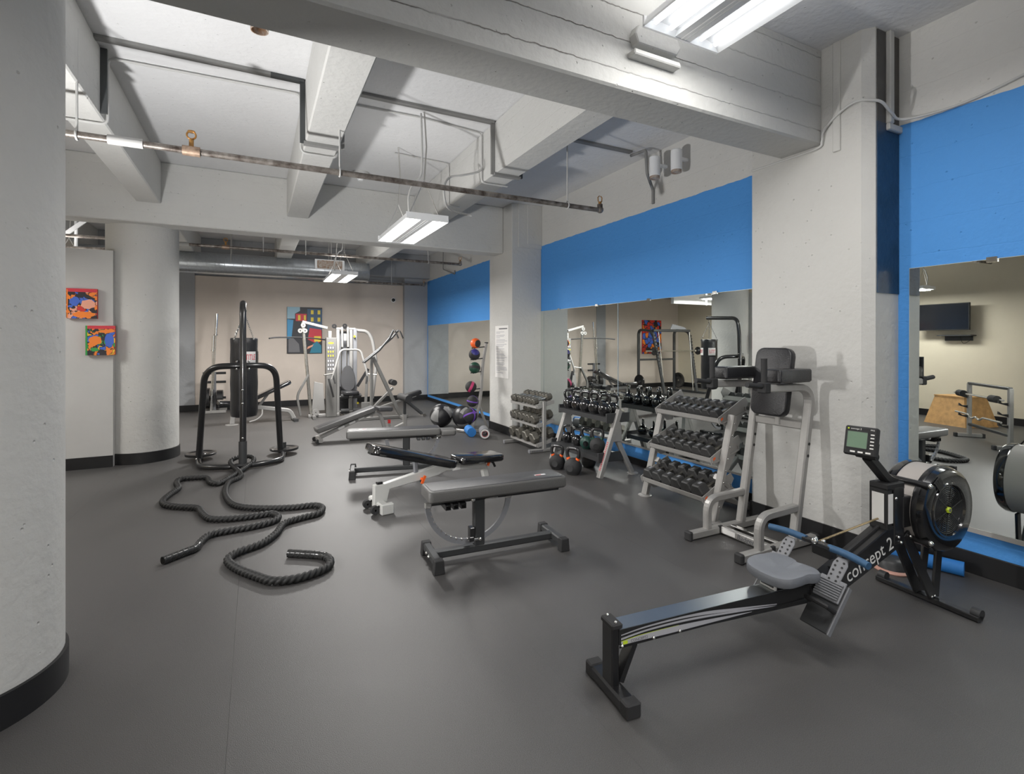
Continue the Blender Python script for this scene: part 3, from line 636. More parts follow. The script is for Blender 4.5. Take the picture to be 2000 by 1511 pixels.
ROPE = [(-0.523,3.827,zr), (-0.414,3.917,zr), (-0.356,3.968,zr), (-0.338,4.075,zr), (-0.290,4.191,zr), (-0.170,4.218,zr), (-0.012,4.233,zr), (0.120,4.287,zr), (0.156,4.380,zr), (0.111,4.482,zr), (-0.013,4.481,zr), (-0.182,4.499,zr), (-0.316,4.567,zr), (-0.384,4.738,zr), (-0.433,4.907,zr), (-0.572,5.013,zr), (-0.684,5.128,zr), (-0.719,5.281,zr), (-0.688,5.483,zr), (-0.649,5.656,zr), (-0.688,5.852,zr), (-0.678,6.010,zr), (-0.548,6.012,zr), (-0.441,5.949,zr), (-0.397,5.744,zr), (-0.324,5.667,zr), (-0.261,5.799,zr), (-0.187,5.997,zr), (-0.080,6.250,0.04), (-0.030,6.360,0.055), (-0.030,6.470,0.08), (-0.100,6.530,0.09), (-0.200,6.500,0.09), (-0.250,6.380,0.06), (-0.138,5.909,zr), (-0.237,5.664,zr), (-0.249,5.295,zr), (-0.201,4.975,zr), (-0.119,4.795,zr), (0.047,4.664,zr), (0.258,4.575,zr), (0.437,4.549,zr), (0.490,4.446,zr), (0.445,4.318,zr), (0.328,4.272,zr), (0.194,4.200,zr), (0.129,4.005,zr), (0.039,3.853,zr), (-0.094,3.769,zr), (-0.149,3.702,zr), (-0.154,3.621,zr), (-0.097,3.481,zr), (0.001,3.327,zr), (0.085,3.219,zr), (0.201,3.188,zr), (0.326,3.221,zr), (0.397,3.278,zr), (0.414,3.373,zr), (0.375,3.461,zr), (0.272,3.538,zr), (0.184,3.596,zr)]
rope(ROPE, 'black battle rope looped round the bag stand post with both ends towards the camera')
# heavy bag stand
t = thing('bag_stand', 'black tubular heavy bag stand weighted with plates', 'bag stand', (-.13, 6.33, 0))
p = MB(); p.tube(fillet([(0,0,.05), (.005,0,1.05), (0,.02,1.60), (0,.06,1.83), (0,.75,1.86)], .16, 8), .034, 14); p.obj('post', 'black_metal', t)
sl = MB(); sl.cyl((0,0,.03), (0,0,.30), .042, seg=14); sl.obj('post_sleeve', 'gunmetal', t)
a = MB(); a.tube(fillet([(-.46,.54,.05), (-.375,.20,1.12), (0,.045,1.135), (.335,.20,1.12), (.40,.50,.05)], .24, 10), .034, 14, up=(0,1,0)); a.obj('arch_leg', 'black_metal', t)
b_ = MB(); b_.tube(fillet([(-.48,.62,.035), (-.42,.12,.035), (-.18,-.02,.035), (.18,-.02,.035), (.40,.10,.035), (.43,.55,.035)], .15, 6), .030, 12); b_.obj('base_tube', 'black_metal', t)
bo = MB()
for q in (-.06, .06):
    for z in (1.10, 1.18): bo.ball((q, -.015, z), .012, 8, 6)
for z in (.72, .87, .34): bo.ball((.0, -.036, z), .013, 8, 6)
for q in ((-.475,.50), (.43,.48)): bo.ball((q[0], q[1]-.02, .05), .018, 8, 6)
bo.obj('bolt', 'chrome', t)
for q in ((-.455,.72), (.445,.60)): MB().cyl((q[0], q[1], .0), (q[0], q[1], .145), .024, seg=12).obj('plate_peg', 'gunmetal', t)
def plate(loc, r, label, name='weight_plate', rot=None, th=.028, group=None):
    tt = thing(name, label, 'weight plate', loc, 0, group)
    m_ = MB(); m_.lathe([(.026,0),(.055,0),(.06,.006),(r*.72,.006),(r*.78,0),(r-.004,0),(r,.004),(r,th-.004),(r-.004,th),(r*.78,th),(r*.72,th-.006),(.06,th-.006),(.055,th),(.026,th),(.026,0)], seg=32); m_.obj('disc', 'black_metal', tt)
    MB().lathe([(.0255,-.001),(.033,-.001),(.033,th+.001),(.0255,th+.001)], seg=18).obj('hub', 'gunmetal', tt)
    if rot: tt.rotation_euler = rot
    return tt
plate((-.585, 7.05, .052), .165, 'weight plate lying on the left peg of the bag stand')
plate((.315, 6.93, .052), .165, 'weight plate lying on the right peg of the bag stand')
t = thing('heavy_bag', 'black cylindrical heavy bag with red and white label', 'punching bag', (-.13, 7.03, 0))
pr = [(.001,.475),(.10,.478),(.14,.49),(.151,.53)] + [(.151+.002*math.sin(i*1.3), .53+i*.06) for i in range(1,15)] + [(.152,1.43),(.146,1.445),(.001,1.448)]
MB().lathe(pr, seg=36).obj('bag_body', 'vinyl_black', t)
ch = MB(); hook = (0, 0, 1.80)
def chain(mb, a, b, r=.010, w=.0025):
    a, b = Vector(a), Vector(b); L = (b-a).length; n = max(2, int(L/.022)); d = (b-a).normalized(); u = d.orthogonal().normalized(); v = d.cross(u)
    for i in range(n):
        c = a+(b-a)*((i+.5)/n); e = u if i % 2 else v
        mb.tube([c-d*.013, c-d*.006+e*.007, c+d*.006+e*.007, c+d*.013, c+d*.006-e*.007, c-d*.006-e*.007, c-d*.013], w, 5)
for q in (45, 135, 225, 315): chain(ch, (.14*math.cos(R(q)), .14*math.sin(R(q)), 1.45), (0,0,1.76))
ch.tube(arc((0,0,1.785), (1,0,0), (0,0,1), .026, 0, 360, 12), .005, 6); ch.obj('chain', 'chrome', t)
sv = MB()
for q in (45, 135, 225, 315): sv.ball((.145*math.cos(R(q)), .145*math.sin(R(q)), 1.43), .016, 8, 6)
sv.obj('rivet', 'chrome', t)
def label_on_bag(phi):
    lb = MB(); n = 8; vs = []
    for z in (1.14, 1.28):
        for i in range(n+1): q = R(phi-26+52*i/n); vs.append((.1555*math.cos(q), .1555*math.sin(q), z))
    lb.add(vs, [(i, i+1, n+2+i, n+1+i) for i in range(n)], True); lb.obj('label_patch', 'white_print', t)
    q = R(phi); m_ = basis((.158*math.cos(q), .158*math.sin(q), 1.21), (-math.sin(q), math.cos(q), 0), (0,0,1))
    tx = text('label_text', 'TITLE', .095, t, m_, 'red_print', sx=.52)
    for vv in tx.data.vertices:   # wrap the letters round the bag
        wx = Vector(vv.co); s_ = wx.x*(-math.sin(q))+wx.y*math.cos(q); rr = wx.x*math.cos(q)+wx.y*math.sin(q)
        ang = q+s_/.157; vv.co = (rr*math.cos(ang), rr*math.sin(ang), wx.z)
label_on_bag(-62)
label_on_bag(28)
# ================================================================ BENCHES
def side_plate(mb, pts, y0, y1):
    """polygon in the x-z plane extruded from y0 to y1"""
    return mb.prism(pts, (0, (y0+y1)/2, 0), (1,0,0), (0,0,1), abs(y1-y0))
def iron_bench(label, loc, rz, tail=False):
    t = thing('flat_bench', label, 'bench', (loc[0], loc[1], 0), rz, 'dark grey flat benches')
    MB().rect([(.0,0,.055), (.86,0,.055)], .05, .05).obj('base_beam', 'gunmetal', t)
    for x in (0, .86):
        f = MB().rect([(x,-.13,.058), (x,.13,.058)], .05, .045); fo = f.obj('foot_bar', 'gunmetal', t)
        for s in (-1, 1):
            c = MB(); c.prism([(-.035,0),(.035,0),(.028,.085),(-.028,.085)], (x, s*.155, 0), (1,0,0), (0,0,1), .05); c.obj('rubber_foot', 'black_rubber', fo, .004)
        b = MB()
        for s in (-.03, .03): b.ball((x-.028 if x == 0 else x+.028, s, .058), .011, 8, 6)
        b.obj('bolt', 'chrome', fo)
    MB().rect([(.31,0,.075), (.31,0,.385)], .05, .075, up=(1,0,0)).obj('post', 'gunmetal', t)
    MB().rect([(-.01,0,.386), (.89,0,.386)], .06, .035).obj('seat_rail', 'black_metal', t)
    ar = MB(); pr = [(-.007,-.017),(.007,-.017),(.007,.017),(-.007,.017)]
    path = arc((.242,-.012,.385), (1,0,0), (0,0,1), .275, 180, 360, 30); ar.sweep(path, pr, up=(1,0,0), smooth=False)
    ao = ar.obj('arc_rail', 'plastic_grey', t)
    pn = MB()
    for i in range(11):
        a = R(190+i*8.6); pn.cyl((.242+.262*math.cos(a), -.022, .385+.262*math.sin(a)), (.242+.262*math.cos(a), -.004, .385+.262*math.sin(a)), .006, seg=8)
    pn.obj('stop_pin', 'chrome', ao)
    for q in ((-.03,.372), (.515,.372)): MB().cbox((q[0], -.012, q[1]), (.04,.03,.03)).obj('arc_bracket', 'steel_trim', ao, .003)
    l = MB(); l.cbox((.25,-.03,.165), (.03,.05,.08)); l.cbox((.243,-.05,.135), (.03,.03,.03)); l.obj('lock_block', 'black_metal', t, .003)
    l = MB(); l.cyl((.22,-.045,.125), (.30,-.045,.125), .007, seg=8); l.ball((.305,-.045,.125), .013, 10, 8); l.ball((.255,-.045,.385), .018, 12, 8); l.cyl((.34,-.04,.38), (.43,-.04,.383), .006, seg=8); l.obj('pull_pin', 'chrome', t)
    for x in (.085, .135, .185):
        s = MB(); w_ = .034
        s.box(x-w_/2, x+w_/2, -.075, .06, .345, .345+.004).box(x-w_/2, x+w_/2, -.075, .06, .345+w_-.004, .345+w_).box(x-w_/2, x-w_/2+.004, -.075, .06, .345, .345+w_).box(x+w_/2-.004, x+w_/2, -.075, .06, .345, .345+w_)
        s.obj('socket_tube', 'black_metal', t)
    p = MB().pad(.965, .235, .075, .03); p.xf(Matrix.Translation((-.045, .015, .402))); po = p.obj('pad', 'vinyl_side', t)
    q = MB().pad(.925, .200, .004, .025); q.xf(Matrix.Translation((-.025, .015, .476))); q.obj('pad_top', 'vinyl_grey', po)
    s = MB().box(.72, .80, -.01, .012, .4805, .4812); s.obj('sticker', 'white_print', po); MB().box(.725, .765, -.009, .003, .4813, .4817).obj('sticker_mark', 'red_print', po)
    if tail:
        p = MB().pad(.17, .20, .06, .03); p.xf(Matrix.Translation((-.215, .0, .385))); p.obj('seat_pad', 'vinyl_side', t)
        c = MB(); c.tube(arc((-.01,0,.358), (1,0,0), (0,1,0), .05, 0, 360, 18), .010, 8); c.obj('adjuster_ring', 'chrome', t)
    return t
iron_bench('dark grey flat bench nearest the camera with a half-round pin arc', (.993, 3.08), -3.5)
iron_bench('dark grey flat bench behind the white-framed bench, with a short tail pad', (1.745, 5.30), 168.5, True)
def pad_between(mb, a, b, W, T, r=.03):
    """pad whose underside runs from a to b (x,z) in the local x-z plane"""
    L = math.hypot(b[0]-a[0], b[1]-a[1]); an = math.atan2(b[1]-a[1], b[0]-a[0]); n = MB().pad(L, W, T, r)
    n.xf(Matrix.Translation((a[0], 0, a[1])) @ Matrix.Rotation(-an, 4, 'Y')); mb.add(n.v, n.f, True); mb.sm[-len(n.sm):] = n.sm; return mb
t = thing('adjustable_bench', 'pale grey framed adjustable bench with glossy black pads and orange knobs', 'bench', (.84, 4.28, 0), 8)
m_ = MB(); side_plate(m_, [(.03,0),(.14,0),(.145,.07),(.165,.155),(.62,.205),(.70,.232),(1.12,.195),(1.12,.27),(.76,.285),(.66,.30),(.12,.205),(.035,.205)], -.03, .03)
m_.obj('main_frame', 'warm_white_metal', t, .005)
f = MB(); f.rect([(.085,-.17,.035), (.085,.17,.035)], .07, .07); f.obj('foot_bar', 'warm_white_metal', t)
MB().prism([(.035,0),(.14,0),(.14,.085),(.035,.085)], (0,-.165,0), (1,0,0), (0,0,1), .05).obj('foot_block', 'warm_white_metal', t, .006)
for y in (-.13, .06):
    MB().lathe([(.008,-.018),(.034,-.018),(.036,0),(.034,.018),(.008,.018)], (-.0, y, .038), (0,1,0), 20).obj('wheel', 'black_rubber', t)
    MB().bar((.0,y+.026,.038), (.05,y+.026,.05), .012, .02).obj('wheel_bracket', 'black_metal', t)
p = MB(); pad_between(p, (-.01,.488), (.76,.262), .27, .065, .05); p.obj('back_pad', 'black_gloss', t)
p = MB(); pad_between(p, (.80,.285), (1.28,.262), .25, .062, .05); p.obj('seat_pad', 'black_gloss', t)
MB().bar((.0,0,.478), (.74,0,.262), .08, .02).obj('back_plate', 'black_metal', t)
MB().rect([(.415,0,.235), (.405,0,.40)], .035, .035, up=(0,1,0)).obj('strut', 'plastic_grey', t)
MB().prism([(.70,.27),(.80,.27),(.775,.315),(.725,.315)], (0,0,0), (1,0,0), (0,0,1), .09).obj('hinge', 'warm_white_metal', t, .003)
MB().prism([(.86,.26),(.94,.26),(.92,.30),(.88,.30)], (0,0,0), (1,0,0), (0,0,1), .09).obj('hinge', 'warm_white_metal', t, .003)
MB().rect([(1.10,0,.235), (1.16,0,.0)], .06, .05, up=(0,1,0)).obj('front_leg', 'warm_white_metal', t)
MB().rect([(1.16,-.17,.025), (1.16,.17,.025)], .05, .05).obj('foot_bar', 'warm_white_metal', t)
for x, z in ((.455,.20), (1.13,.262)):
    k = MB(); k.cyl((x,-.032,z), (x,-.06,z), .013, seg=12); k.bar((x-.012,-.062,z-.035), (x+.02,-.062,z+.03), .012, .022); k.obj('lock_knob', 'orange', t)
MB().tube(spline([(1.14,-.03,.26), (1.19,-.03,.25), (1.22,-.03,.20)], 5), .012, 8).obj('handle', 'black_rubber', t)
MB().tube(spline([(.44,-.035,.19), (.47,-.045,.15), (.50,-.04,.12)], 5), .010, 8).obj('handle', 'black_rubber', t)
MB().cbox((.085,0,.215), (.05,.035,.02)).obj('end_cap', 'black_metal', t, .003)
MB().box(.76,.84,-.0305,-.0300,.225,.27).obj('sticker', 'white_print', t)
# decline bench in the back bay
t = thing('decline_bench', 'silver decline bench with a long black pad sloping down to the left', 'bench', (.78, 7.5, 0), 4)
MB().rect([(0,-.16,.045), (0,.16,.045)], .055, .055).obj('foot_bar', 'silver', t)
for s in (-1, 1): MB().lathe([(.006,-.02),(.03,-.02),(.032,0),(.03,.02),(.006,.02)], (-.035, s*.13, .03), (0,1,0), 16).obj('wheel', 'black_rubber', t)
MB().rect(fillet([(.02,0,.07), (.76,0,.365), (.86,0,.33), (.955,0,.03)], .13, 6), .05, .05, up=(0,1,0)).obj('main_rail', 'silver', t)
p = MB(); pad_between(p, (-.035,.135), (.77,.385), .26, .07, .03); p.obj('back_pad', 'vinyl_side', t)
p = MB(); pad_between(p, (-.02,.2095), (.755,.4505), .22, .004, .02); p.obj('pad_top', 'vinyl_grey', t)
p = MB(); pad_between(p, (.80,.385), (1.02,.37), .24, .06, .03); p.obj('seat_pad', 'vinyl_grey', t)
MB().rect([(.955,0,.05), (1.22,0,.155)], .05, .05, up=(0,1,0)).obj('front_rail', 'silver', t)
MB().rect([(1.235,0,.0), (1.235,0,.30)], .055, .055, up=(1,0,0)).obj('front_post', 'silver', t)
MB().rect([(1.235,-.16,.025), (1.235,.16,.025)], .05, .05).obj('foot_bar', 'silver', t)
MB().rect([(1.235,0,.28), (1.235,0,.52)], .04, .04, up=(1,0,0)).obj('inner_post', 'gunmetal', t)
MB().cyl((1.235,-.20,.55), (1.235,.20,.55), .055, seg=18).obj('foam_roller', 'black_rubber', t)
p = MB(); pad_between(p, (1.24,.535), (1.50,.60), .13, .06, .03); p.obj('leg_pad', 'vinyl_black', t)
MB().tube([(1.26,0,.50), (1.50,-.06,.29)], .026, 12).obj('lower_arm', 'gunmetal', t); MB().cyl((1.50,-.14,.28), (1.50,.06,.28), .028, seg=12).obj('roller_bar', 'chrome', t)
MB().rect([(1.02,0,.05), (.99,0,.22)], .03, .03, up=(0,1,0)).obj('hook_stay', 'silver', t); MB().cbox((.995,0,.21), (.035,.04,.05)).obj('grip_sleeve', 'red', t)
for x in (.30, .45, .58): MB().cbox((x, -.027, .07+x*.40-.01), (.09,.004,.03)).xf(Matrix.Translation((x,-.027,.07+x*.40-.01)) @ Matrix.Rotation(R(-21),4,'Y') @ Matrix.Translation((-x,.027,-(.07+x*.40-.01)))).obj('sticker', 'white_print', t)
# ================================================================ ROWING MACHINE
t = thing('rowing_machine', 'black rowing machine with grey seat and round flywheel cage', 'rowing machine', (1.265, 1.62, 0), -5.25)
MB().rect([(0,-.14,.026), (0,.14,.026)], .062, .050).obj('rear_foot', 'black_metal', t)
for s in (-1, 1): MB().cbox((0, s*.128, .027), (.066,.05,.058)).obj('foot_cap', 'black_rubber', t, .006)
MB().rect([(-.005,0,.05), (-.005,0,.285)], .075, .035, up=(1,0,0)).obj('rear_post', 'black_metal', t)
MB().cbox((0,0,.284), (.05,.088,.022)).obj('end_cap', 'black_rubber', t, .005)
MB().bar((.03,0,.05), (.105,0,.21), .05, .022, up=(1,0,0)).obj('rear_brace', 'black_metal', t)
bl = MB()
for s in (-.03, .03): bl.ball((0, s, .296), .007, 8, 6)
for x in (.02, .17, .30): bl.ball((x, -.043, .207), .007, 8, 6)
bl.obj('bolt', 'chrome', t)
m_ = MB(); side_plate(m_, [(.012,.205),(.30,.198),(1.16,.172),(1.22,.19),(1.24,.262),(.012,.268)], -.036, .036); ro = m_.obj('monorail', 'black_matte', t, .002)
MB().box(.012, 1.24, -.040, .040, .2685, .2715).obj('rail_top', 'rail_steel', ro)
MB().box(.012, 1.16, -.0385, -.0365, .196, .204).obj('rail_lip', 'black_metal', ro)
# swoosh graphics printed on the visible side
def band(pts_top, pts_bot, m_, dy):
    n = 20; mb = MB(); A_, B_ = spline([(x,0,z) for x,z in pts_top], n), spline([(x,0,z) for x,z in pts_bot], n); vs = []
    for a, b in zip(A_, B_): vs += [(a.x, -.0365-dy, a.z), (b.x, -.0365-dy, b.z)]
    mb.add(vs, [(2*i, 2*i+1, 2*i+3, 2*i+2) for i in range(len(A_)-1)]); mb.obj('swoosh', m_, ro)
band([(.02,.247),(.15,.2585),(.35,.258),(.60,.232),(.80,.208)], [(.02,.243),(.15,.252),(.35,.250),(.60,.228),(.80,.206)], 'mid_print', .0006)
band([(.02,.234),(.15,.2445),(.35,.245),(.60,.228),(.85,.204)], [(.02,.226),(.15,.237),(.35,.236),(.60,.220),(.85,.201)], 'mid_print', .0007)
band([(.30,.261),(.45,.256),(.60,.240),(.85,.212)], [(.30,.258),(.45,.246),(.60,.232),(.85,.208)], 'mid_print', .0008)
band([(.02,.220),(.12,.2275),(.30,.2275),(.50,.218),(.70,.206)], [(.02,.206),(.12,.206),(.30,.203),(.50,.200),(.70,.197)], 'mid_print', .0009)
band([(.02,.222),(.12,.2295),(.30,.229)], [(.02,.220),(.12,.2275),(.30,.228)], 'lime', .0011)
text('decal_text', 'CONCEPT2', .016, ro, basis((.105, -.0378, .2135), (1,0,.0), (0,0,1)), 'grey_print', .0002)
MB().add([(.028,-.0379,.207),(.05,-.0379,.207),(.05,-.0379,.22),(.028,-.0379,.22)], [(0,1,2,3)]).obj('decal_mark', 'lime', ro)
# seat
def seat():
    o = []
    half = [(-.135,.0),(-.125,.075),(-.09,.118),(-.03,.128),(.02,.122),(.06,.128),(.10,.118),(.130,.075),(.125,.03),(.105,.0)]
    out = half + [(x,-y) for x, y in half[::-1][1:-1]]
    pts = [(p.x, p.y) for p in spline([(x,y,0) for x,y in out+[out[0]]], 4)][:-1]
    k = len(pts); mb = MB(); vs = []; rings = [(.94,-.012),(1,.0),(1,.022),(.975,.032),(.90,.036),(.6,.028),(.25,.022)]
    for sc_, z in rings: vs += [(x*sc_, y*sc_, z + .010*math.cos(x*14)*(1 if sc_ > .5 else .4)) for x, y in pts]
    fs = [(i*k+m, i*k+(m+1)%k, (i+1)*k+(m+1)%k, (i+1)*k+m) for i in range(len(rings)-1) for m in range(k)]
    fs += [tuple(range(k))[::-1], tuple((len(rings)-1)*k+m for m in range(k))]
    return mb.add(vs, fs, True)
s_ = seat(); s_.xf(Matrix.Translation((.925, 0, .322))); so = s_.obj('seat', 'seat_grey', t)
MB().cbox((.915,0,.296), (.17,.072,.03)).obj('seat_carriage', 'plastic_dark', so, .004); MB().cbox((.84,0,.285), (.014,.085,.026)).obj('carriage_bumper', 'warm_white_metal', so, .003)
# main frame rising to the flywheel
m_ = MB(); side_plate(m_, [(1.06,.185),(1.20,.16),(1.72,.345),(1.72,.47),(1.62,.452),(1.18,.265),(1.06,.262)], -.042, .042); mo = m_.obj('main_frame', 'black_metal', t, .004)
dx = Vector((.52,0,.185)).normalized(); uz = Vector((-dx.z,0,dx.x)); c0 = Vector((1.475,-.0432,.315))
text('frame_text', 'concept 2', .098, mo, basis(c0, dx, uz), 'white_print', .0003, sx=.93)
MB().bar((1.24,0,.297), (1.61,0,.452), .012, .012).obj('chain_guide', 'black_rubber', mo)
MB().tube([(1.17,0,.435), (1.64,0,.495)], .005, 6).obj('chain', 'chain_tan', t)
# handle: central yoke and two grips
hx, hz = 1.16, .428
MB().bar((hx,-.075,hz), (hx,.075,hz), .035, .020).obj('handle_yoke', 'black_metal', t, .004)
for s in (-1, 1):
    MB().tube(spline([(hx,s*.06,hz), (hx-.004,s*.12,hz+.003), (hx-.012,s*.19,hz+.002), (hx-.02,s*.255,hz-.004)], 5), .0165, 12).obj('handle_grip', 'handle_blue', t)
y_ = MB(); y_.ball((hx-.018,0,hz+.014), .016, 10, 8); y_.ball((hx+.015,.02,hz+.012), .010, 8, 6); y_.ball((hx+.015,-.02,hz+.012), .010, 8, 6); y_.obj('handle_bolt', 'chrome', t)
MB().cbox((1.205,.0,.385), (.05,.10,.05)).obj('handle_catch', 'black_matte', t, .006)
# footrests
for s in (-1, 1):
    y = s*.135
    a, b = Vector((.955,y,.135)), Vector((1.165,y,.405)); d = (b-a).normalized(); nrm = Vector((-d.z,0,d.x))
    fp = MB(); fp.prism([(-.065,0),(.065,0),(.068,.21),(.058,.225),(-.058,.225),(-.068,.21)], a, (0,1,0), d, .014); fo = fp.obj('foot_plate', 'plastic_dark', t, .003)
    fh = MB(); fh.prism([(-.030,.20),(.030,.20),(.034,.305),(.022,.335),(-.022,.335),(-.034,.305)], a+nrm*.014, (0,1,0), d, .010); fho = fh.obj('flex_foot', 'plastic_grey', fo, .003)
    hl = MB()
    for k in range(5):
        for q in (-.016, .016): c = a+nrm*.020+Vector((0,q,0))+d*(.225+k*.022); hl.cyl(c, c+nrm*.0015, .005, seg=8)
    hl.obj('peg_hole', 'black_matte', fo)
    rb = MB()
    for k in range(7): c = a+nrm*.020+d*(.150+k*.011); rb.bar(c-Vector((0,.055,0)), c+Vector((0,.055,0)), .006, .008, up=nrm)
    rb.obj('heel_ridges', 'plastic_grey', fo); MB().prism([(-.06,.135),(.06,.135),(.06,.235),(-.06,.235)], a+nrm*.011, (0,1,0), d, .010).obj('heel_cup', 'plastic_grey', fo, .003)
    sp = MB(); sp.tube([a+nrm*x_ + Vector((0,y_2,0))+d*.10 for x_, y_2 in ((.01,-.06),(.05,-.05),(.065,0),(.05,.05),(.01,.06))], .011, 8); sp.obj('strap', 'black_matte', fo)
    MB().bar(a+Vector((0,s*.069,0))-nrm*.004, a+Vector((0,s*.069,0))+d*.225-nrm*.004, .006, .02, up=nrm).obj('edge_trim', 'plastic_grey', fo)
    MB().bar((1.10,0,.24), (1.09,y,.28), .04, .03).obj('foot_bracket', 'black_metal', fo)
# cage block, monitor arm, monitor
m_ = MB(); side_plate(m_, [(1.60,.44),(1.64,.44),(1.64,.655),(1.60,.655)], -.045,.045); side_plate(m_, [(1.60,.64),(1.74,.64),(1.74,.675),(1.60,.675)], -.045,.045); m_.obj('support_frame', 'black_matte', t, .004)
MB().box(1.655,1.735,-.046,.046,.36,.655).obj('chain_housing', 'black_metal', t, .004); MB().box(1.605,1.642,-.0475,-.0465,.475,.625).obj('caution_label', 'white_print', t)
MB().box(1.5988,1.5995,-.03,.03,.475,.625).obj('caution_label', 'white_print', t)
MB().rect(fillet([(1.72,0,.67), (1.66,0,.69), (1.525,0,.812)], .03, 4), .045, .05, up=(0,1,0)).obj('monitor_arm', 'black_metal', t)
MB().cyl((1.515,-.05,.822), (1.515,.05,.822), .018, seg=14).obj('arm_joint', 'black_matte', t)
tilt = Matrix.Translation((1.475,0,.895)) @ Matrix.Rotation(R(14), 4, 'Z') @ Matrix.Rotation(R(14), 4, 'Y')
def mon(mb): return mb.xf(tilt)
mo = mon(MB().cbox((0,0,0), (.035,.145,.148))).obj('monitor', 'black_matte', t, .007)
mon(MB().box(-.0188,-.0176,-.030,.058,-.035,.045)).obj('lcd_screen', 'lcd', mo)
mon(MB().box(-.0192,-.0172,-.034,.062,-.039,-.035).box(-.0192,-.0172,-.034,.062,.045,.049).box(-.0192,-.0172,.058,.062,-.039,.049).box(-.0192,-.0172,-.034,-.030,-.039,.049)).obj('screen_bezel', 'plastic_dark', mo)
bt = MB()
for k in range(5): bt.box(-.020,-.0175,-.060,-.044,-.034+k*.017,-.028+k*.017)
for k in range(3): bt.box(-.020,-.0175,-.05+k*.034,-.028+k*.034,-.060,-.052)
mon(bt).obj('buttons', 'white_print', mo)
mon(MB().box(-.0185,-.0175,.053,.060,.056,.063)).obj('logo_mark', 'lime', mo)
text('monitor_text', 'concept 2', .012, mo, tilt @ basis((-.018,.022,.0595), (0,-1,0), (0,0,1)), 'white_print', .0003); text('monitor_text', 'PM3', .010, mo, tilt @ basis((-.018,-.05,.0595), (0,-1,0), (0,0,1)), 'white_print', .0003)
mon(MB().cbox((.03,-.015,-.03), (.03,.10,.07))).obj('battery_case', 'black_matte', mo, .005)
# flywheel cage (axis across the machine)
fc = Vector((1.985, 0, .520)); rad = .222; fw = thing
cg = MB(); cg.lathe([(.001,-.098),(.125,-.098),(.135,-.112),(.190,-.118),(.212,-.108),(rad,-.085),(rad,-.055),(rad-.004,-.052)], fc, (0,1,0), 56); cgo = cg.obj('cage_side', 'black_gloss', t)
cg = MB(); cg.lathe([(rad-.004,.052),(rad,.055),(rad,.085),(.21,.105),(.001,.105)], fc, (0,1,0), 56); cg.obj('cage_side', 'black_gloss', t)
bn = MB(); bn.lathe([(rad-.005,-.054),(rad-.005,.054)], fc, (0,1,0), 56); bn.obj('perforated_band', 'cage_tan', t)
vt = MB(); vt.lathe([(rad+.001,-.083),(rad+.002,-.080),(rad+.002,-.060),(rad+.001,-.057)], fc, (0,1,0), 56); vt.obj('cage_rim', 'black_metal', t)
gr = MB()
for k in range(11):
    rr = .028+k*.0095; gr.tube(arc(fc+Vector((0,-.108,0)), (1,0,0), (0,0,1), rr, 0, 360, 40), .0022, 6)
gr.obj('grille_rings', 'gunmetal', cgo)
gb = MB()
for k in range(6):
    a = R(20+k*60); gb.bar(fc+Vector((.02*math.cos(a),-.1095,.02*math.sin(a))), fc+Vector((.132*math.cos(a),-.1095,.132*math.sin(a))), .004, .004, up=(0,1,0))
gb.obj('grille_spokes', 'black_metal', cgo)
gh = MB(); gh.lathe([(.128,-.107),(.133,-.119),(.142,-.119),(.146,-.110)], fc, (0,1,0), 56); gh.obj('grille_hoop', 'black_gloss', cgo)
MB().lathe([(.001,-.117),(.014,-.117),(.018,-.112),(.018,-.105)], fc, (0,1,0), 6).obj('hub_badge', 'lime', cgo)
MB().lathe([(.001,-.1185),(.008,-.1185),(.010,-.117)], fc, (0,1,0), 6).obj('hub_mark', 'grey_print', cgo)
dm = MB()
for a in (118, 122, 126, 130): dm.bar(fc+Vector((.15*math.cos(R(a)),-.122,.15*math.sin(R(a)))), fc+Vector((.205*math.cos(R(a)),-.118,.205*math.sin(R(a)))), .012, .006, up=(0,1,0))
dm.obj('damper_lever', 'black_metal', cgo)
for a in (140, 222):
    c = fc+Vector((rad*math.cos(R(a)),0,rad*math.sin(R(a)))); MB().cyl(c-Vector((0,.115,0)), c+Vector((0,.10,0)), .017, seg=12).obj('cage_strap', 'black_metal', t); MB().ball(c-Vector((0,.118,0)), .014, 10, 8).obj('bolt', 'chrome', t)
MB().box(1.72,1.80,-.05,.05,.44,.60).obj('hub_bracket', 'black_metal', t, .004)
# front legs in a V and the long front foot
for s in (-1, 1):
    MB().bar((1.765,s*.03,.40), (1.985,s*.035,.035), .014, .06, up=(1,0,0)).obj('front_leg', 'black_metal', t, .003); MB().bar((2.05,s*.03,.31), (2.005,s*.035,.03), .014, .055, up=(1,0,0)).obj('front_leg', 'black_metal', t, .003)
MB().rect([(1.985,-.245,.018), (1.985,.245,.018)], .045, .026).obj('front_foot', 'black_metal', t)
for s in (-1, 1): MB().cyl((2.0,s*.205,.035), (2.0,s*.245,.035), .024, seg=16).obj('caster', 'plastic_dark', t)
b_ = MB()
for q in (-.012, .012): b_.ball((1.975+q, -.045, .04), .007, 8, 6)
b_.ball((1.79,-.042,.385), .008, 8, 6); b_.ball((1.66,-.05,.60), .008, 8, 6); b_.ball((1.68,-.05,.40), .008, 8, 6); b_.ball((1.70,-.05,.37), .008, 8, 6); b_.obj('bolt', 'chrome', t)
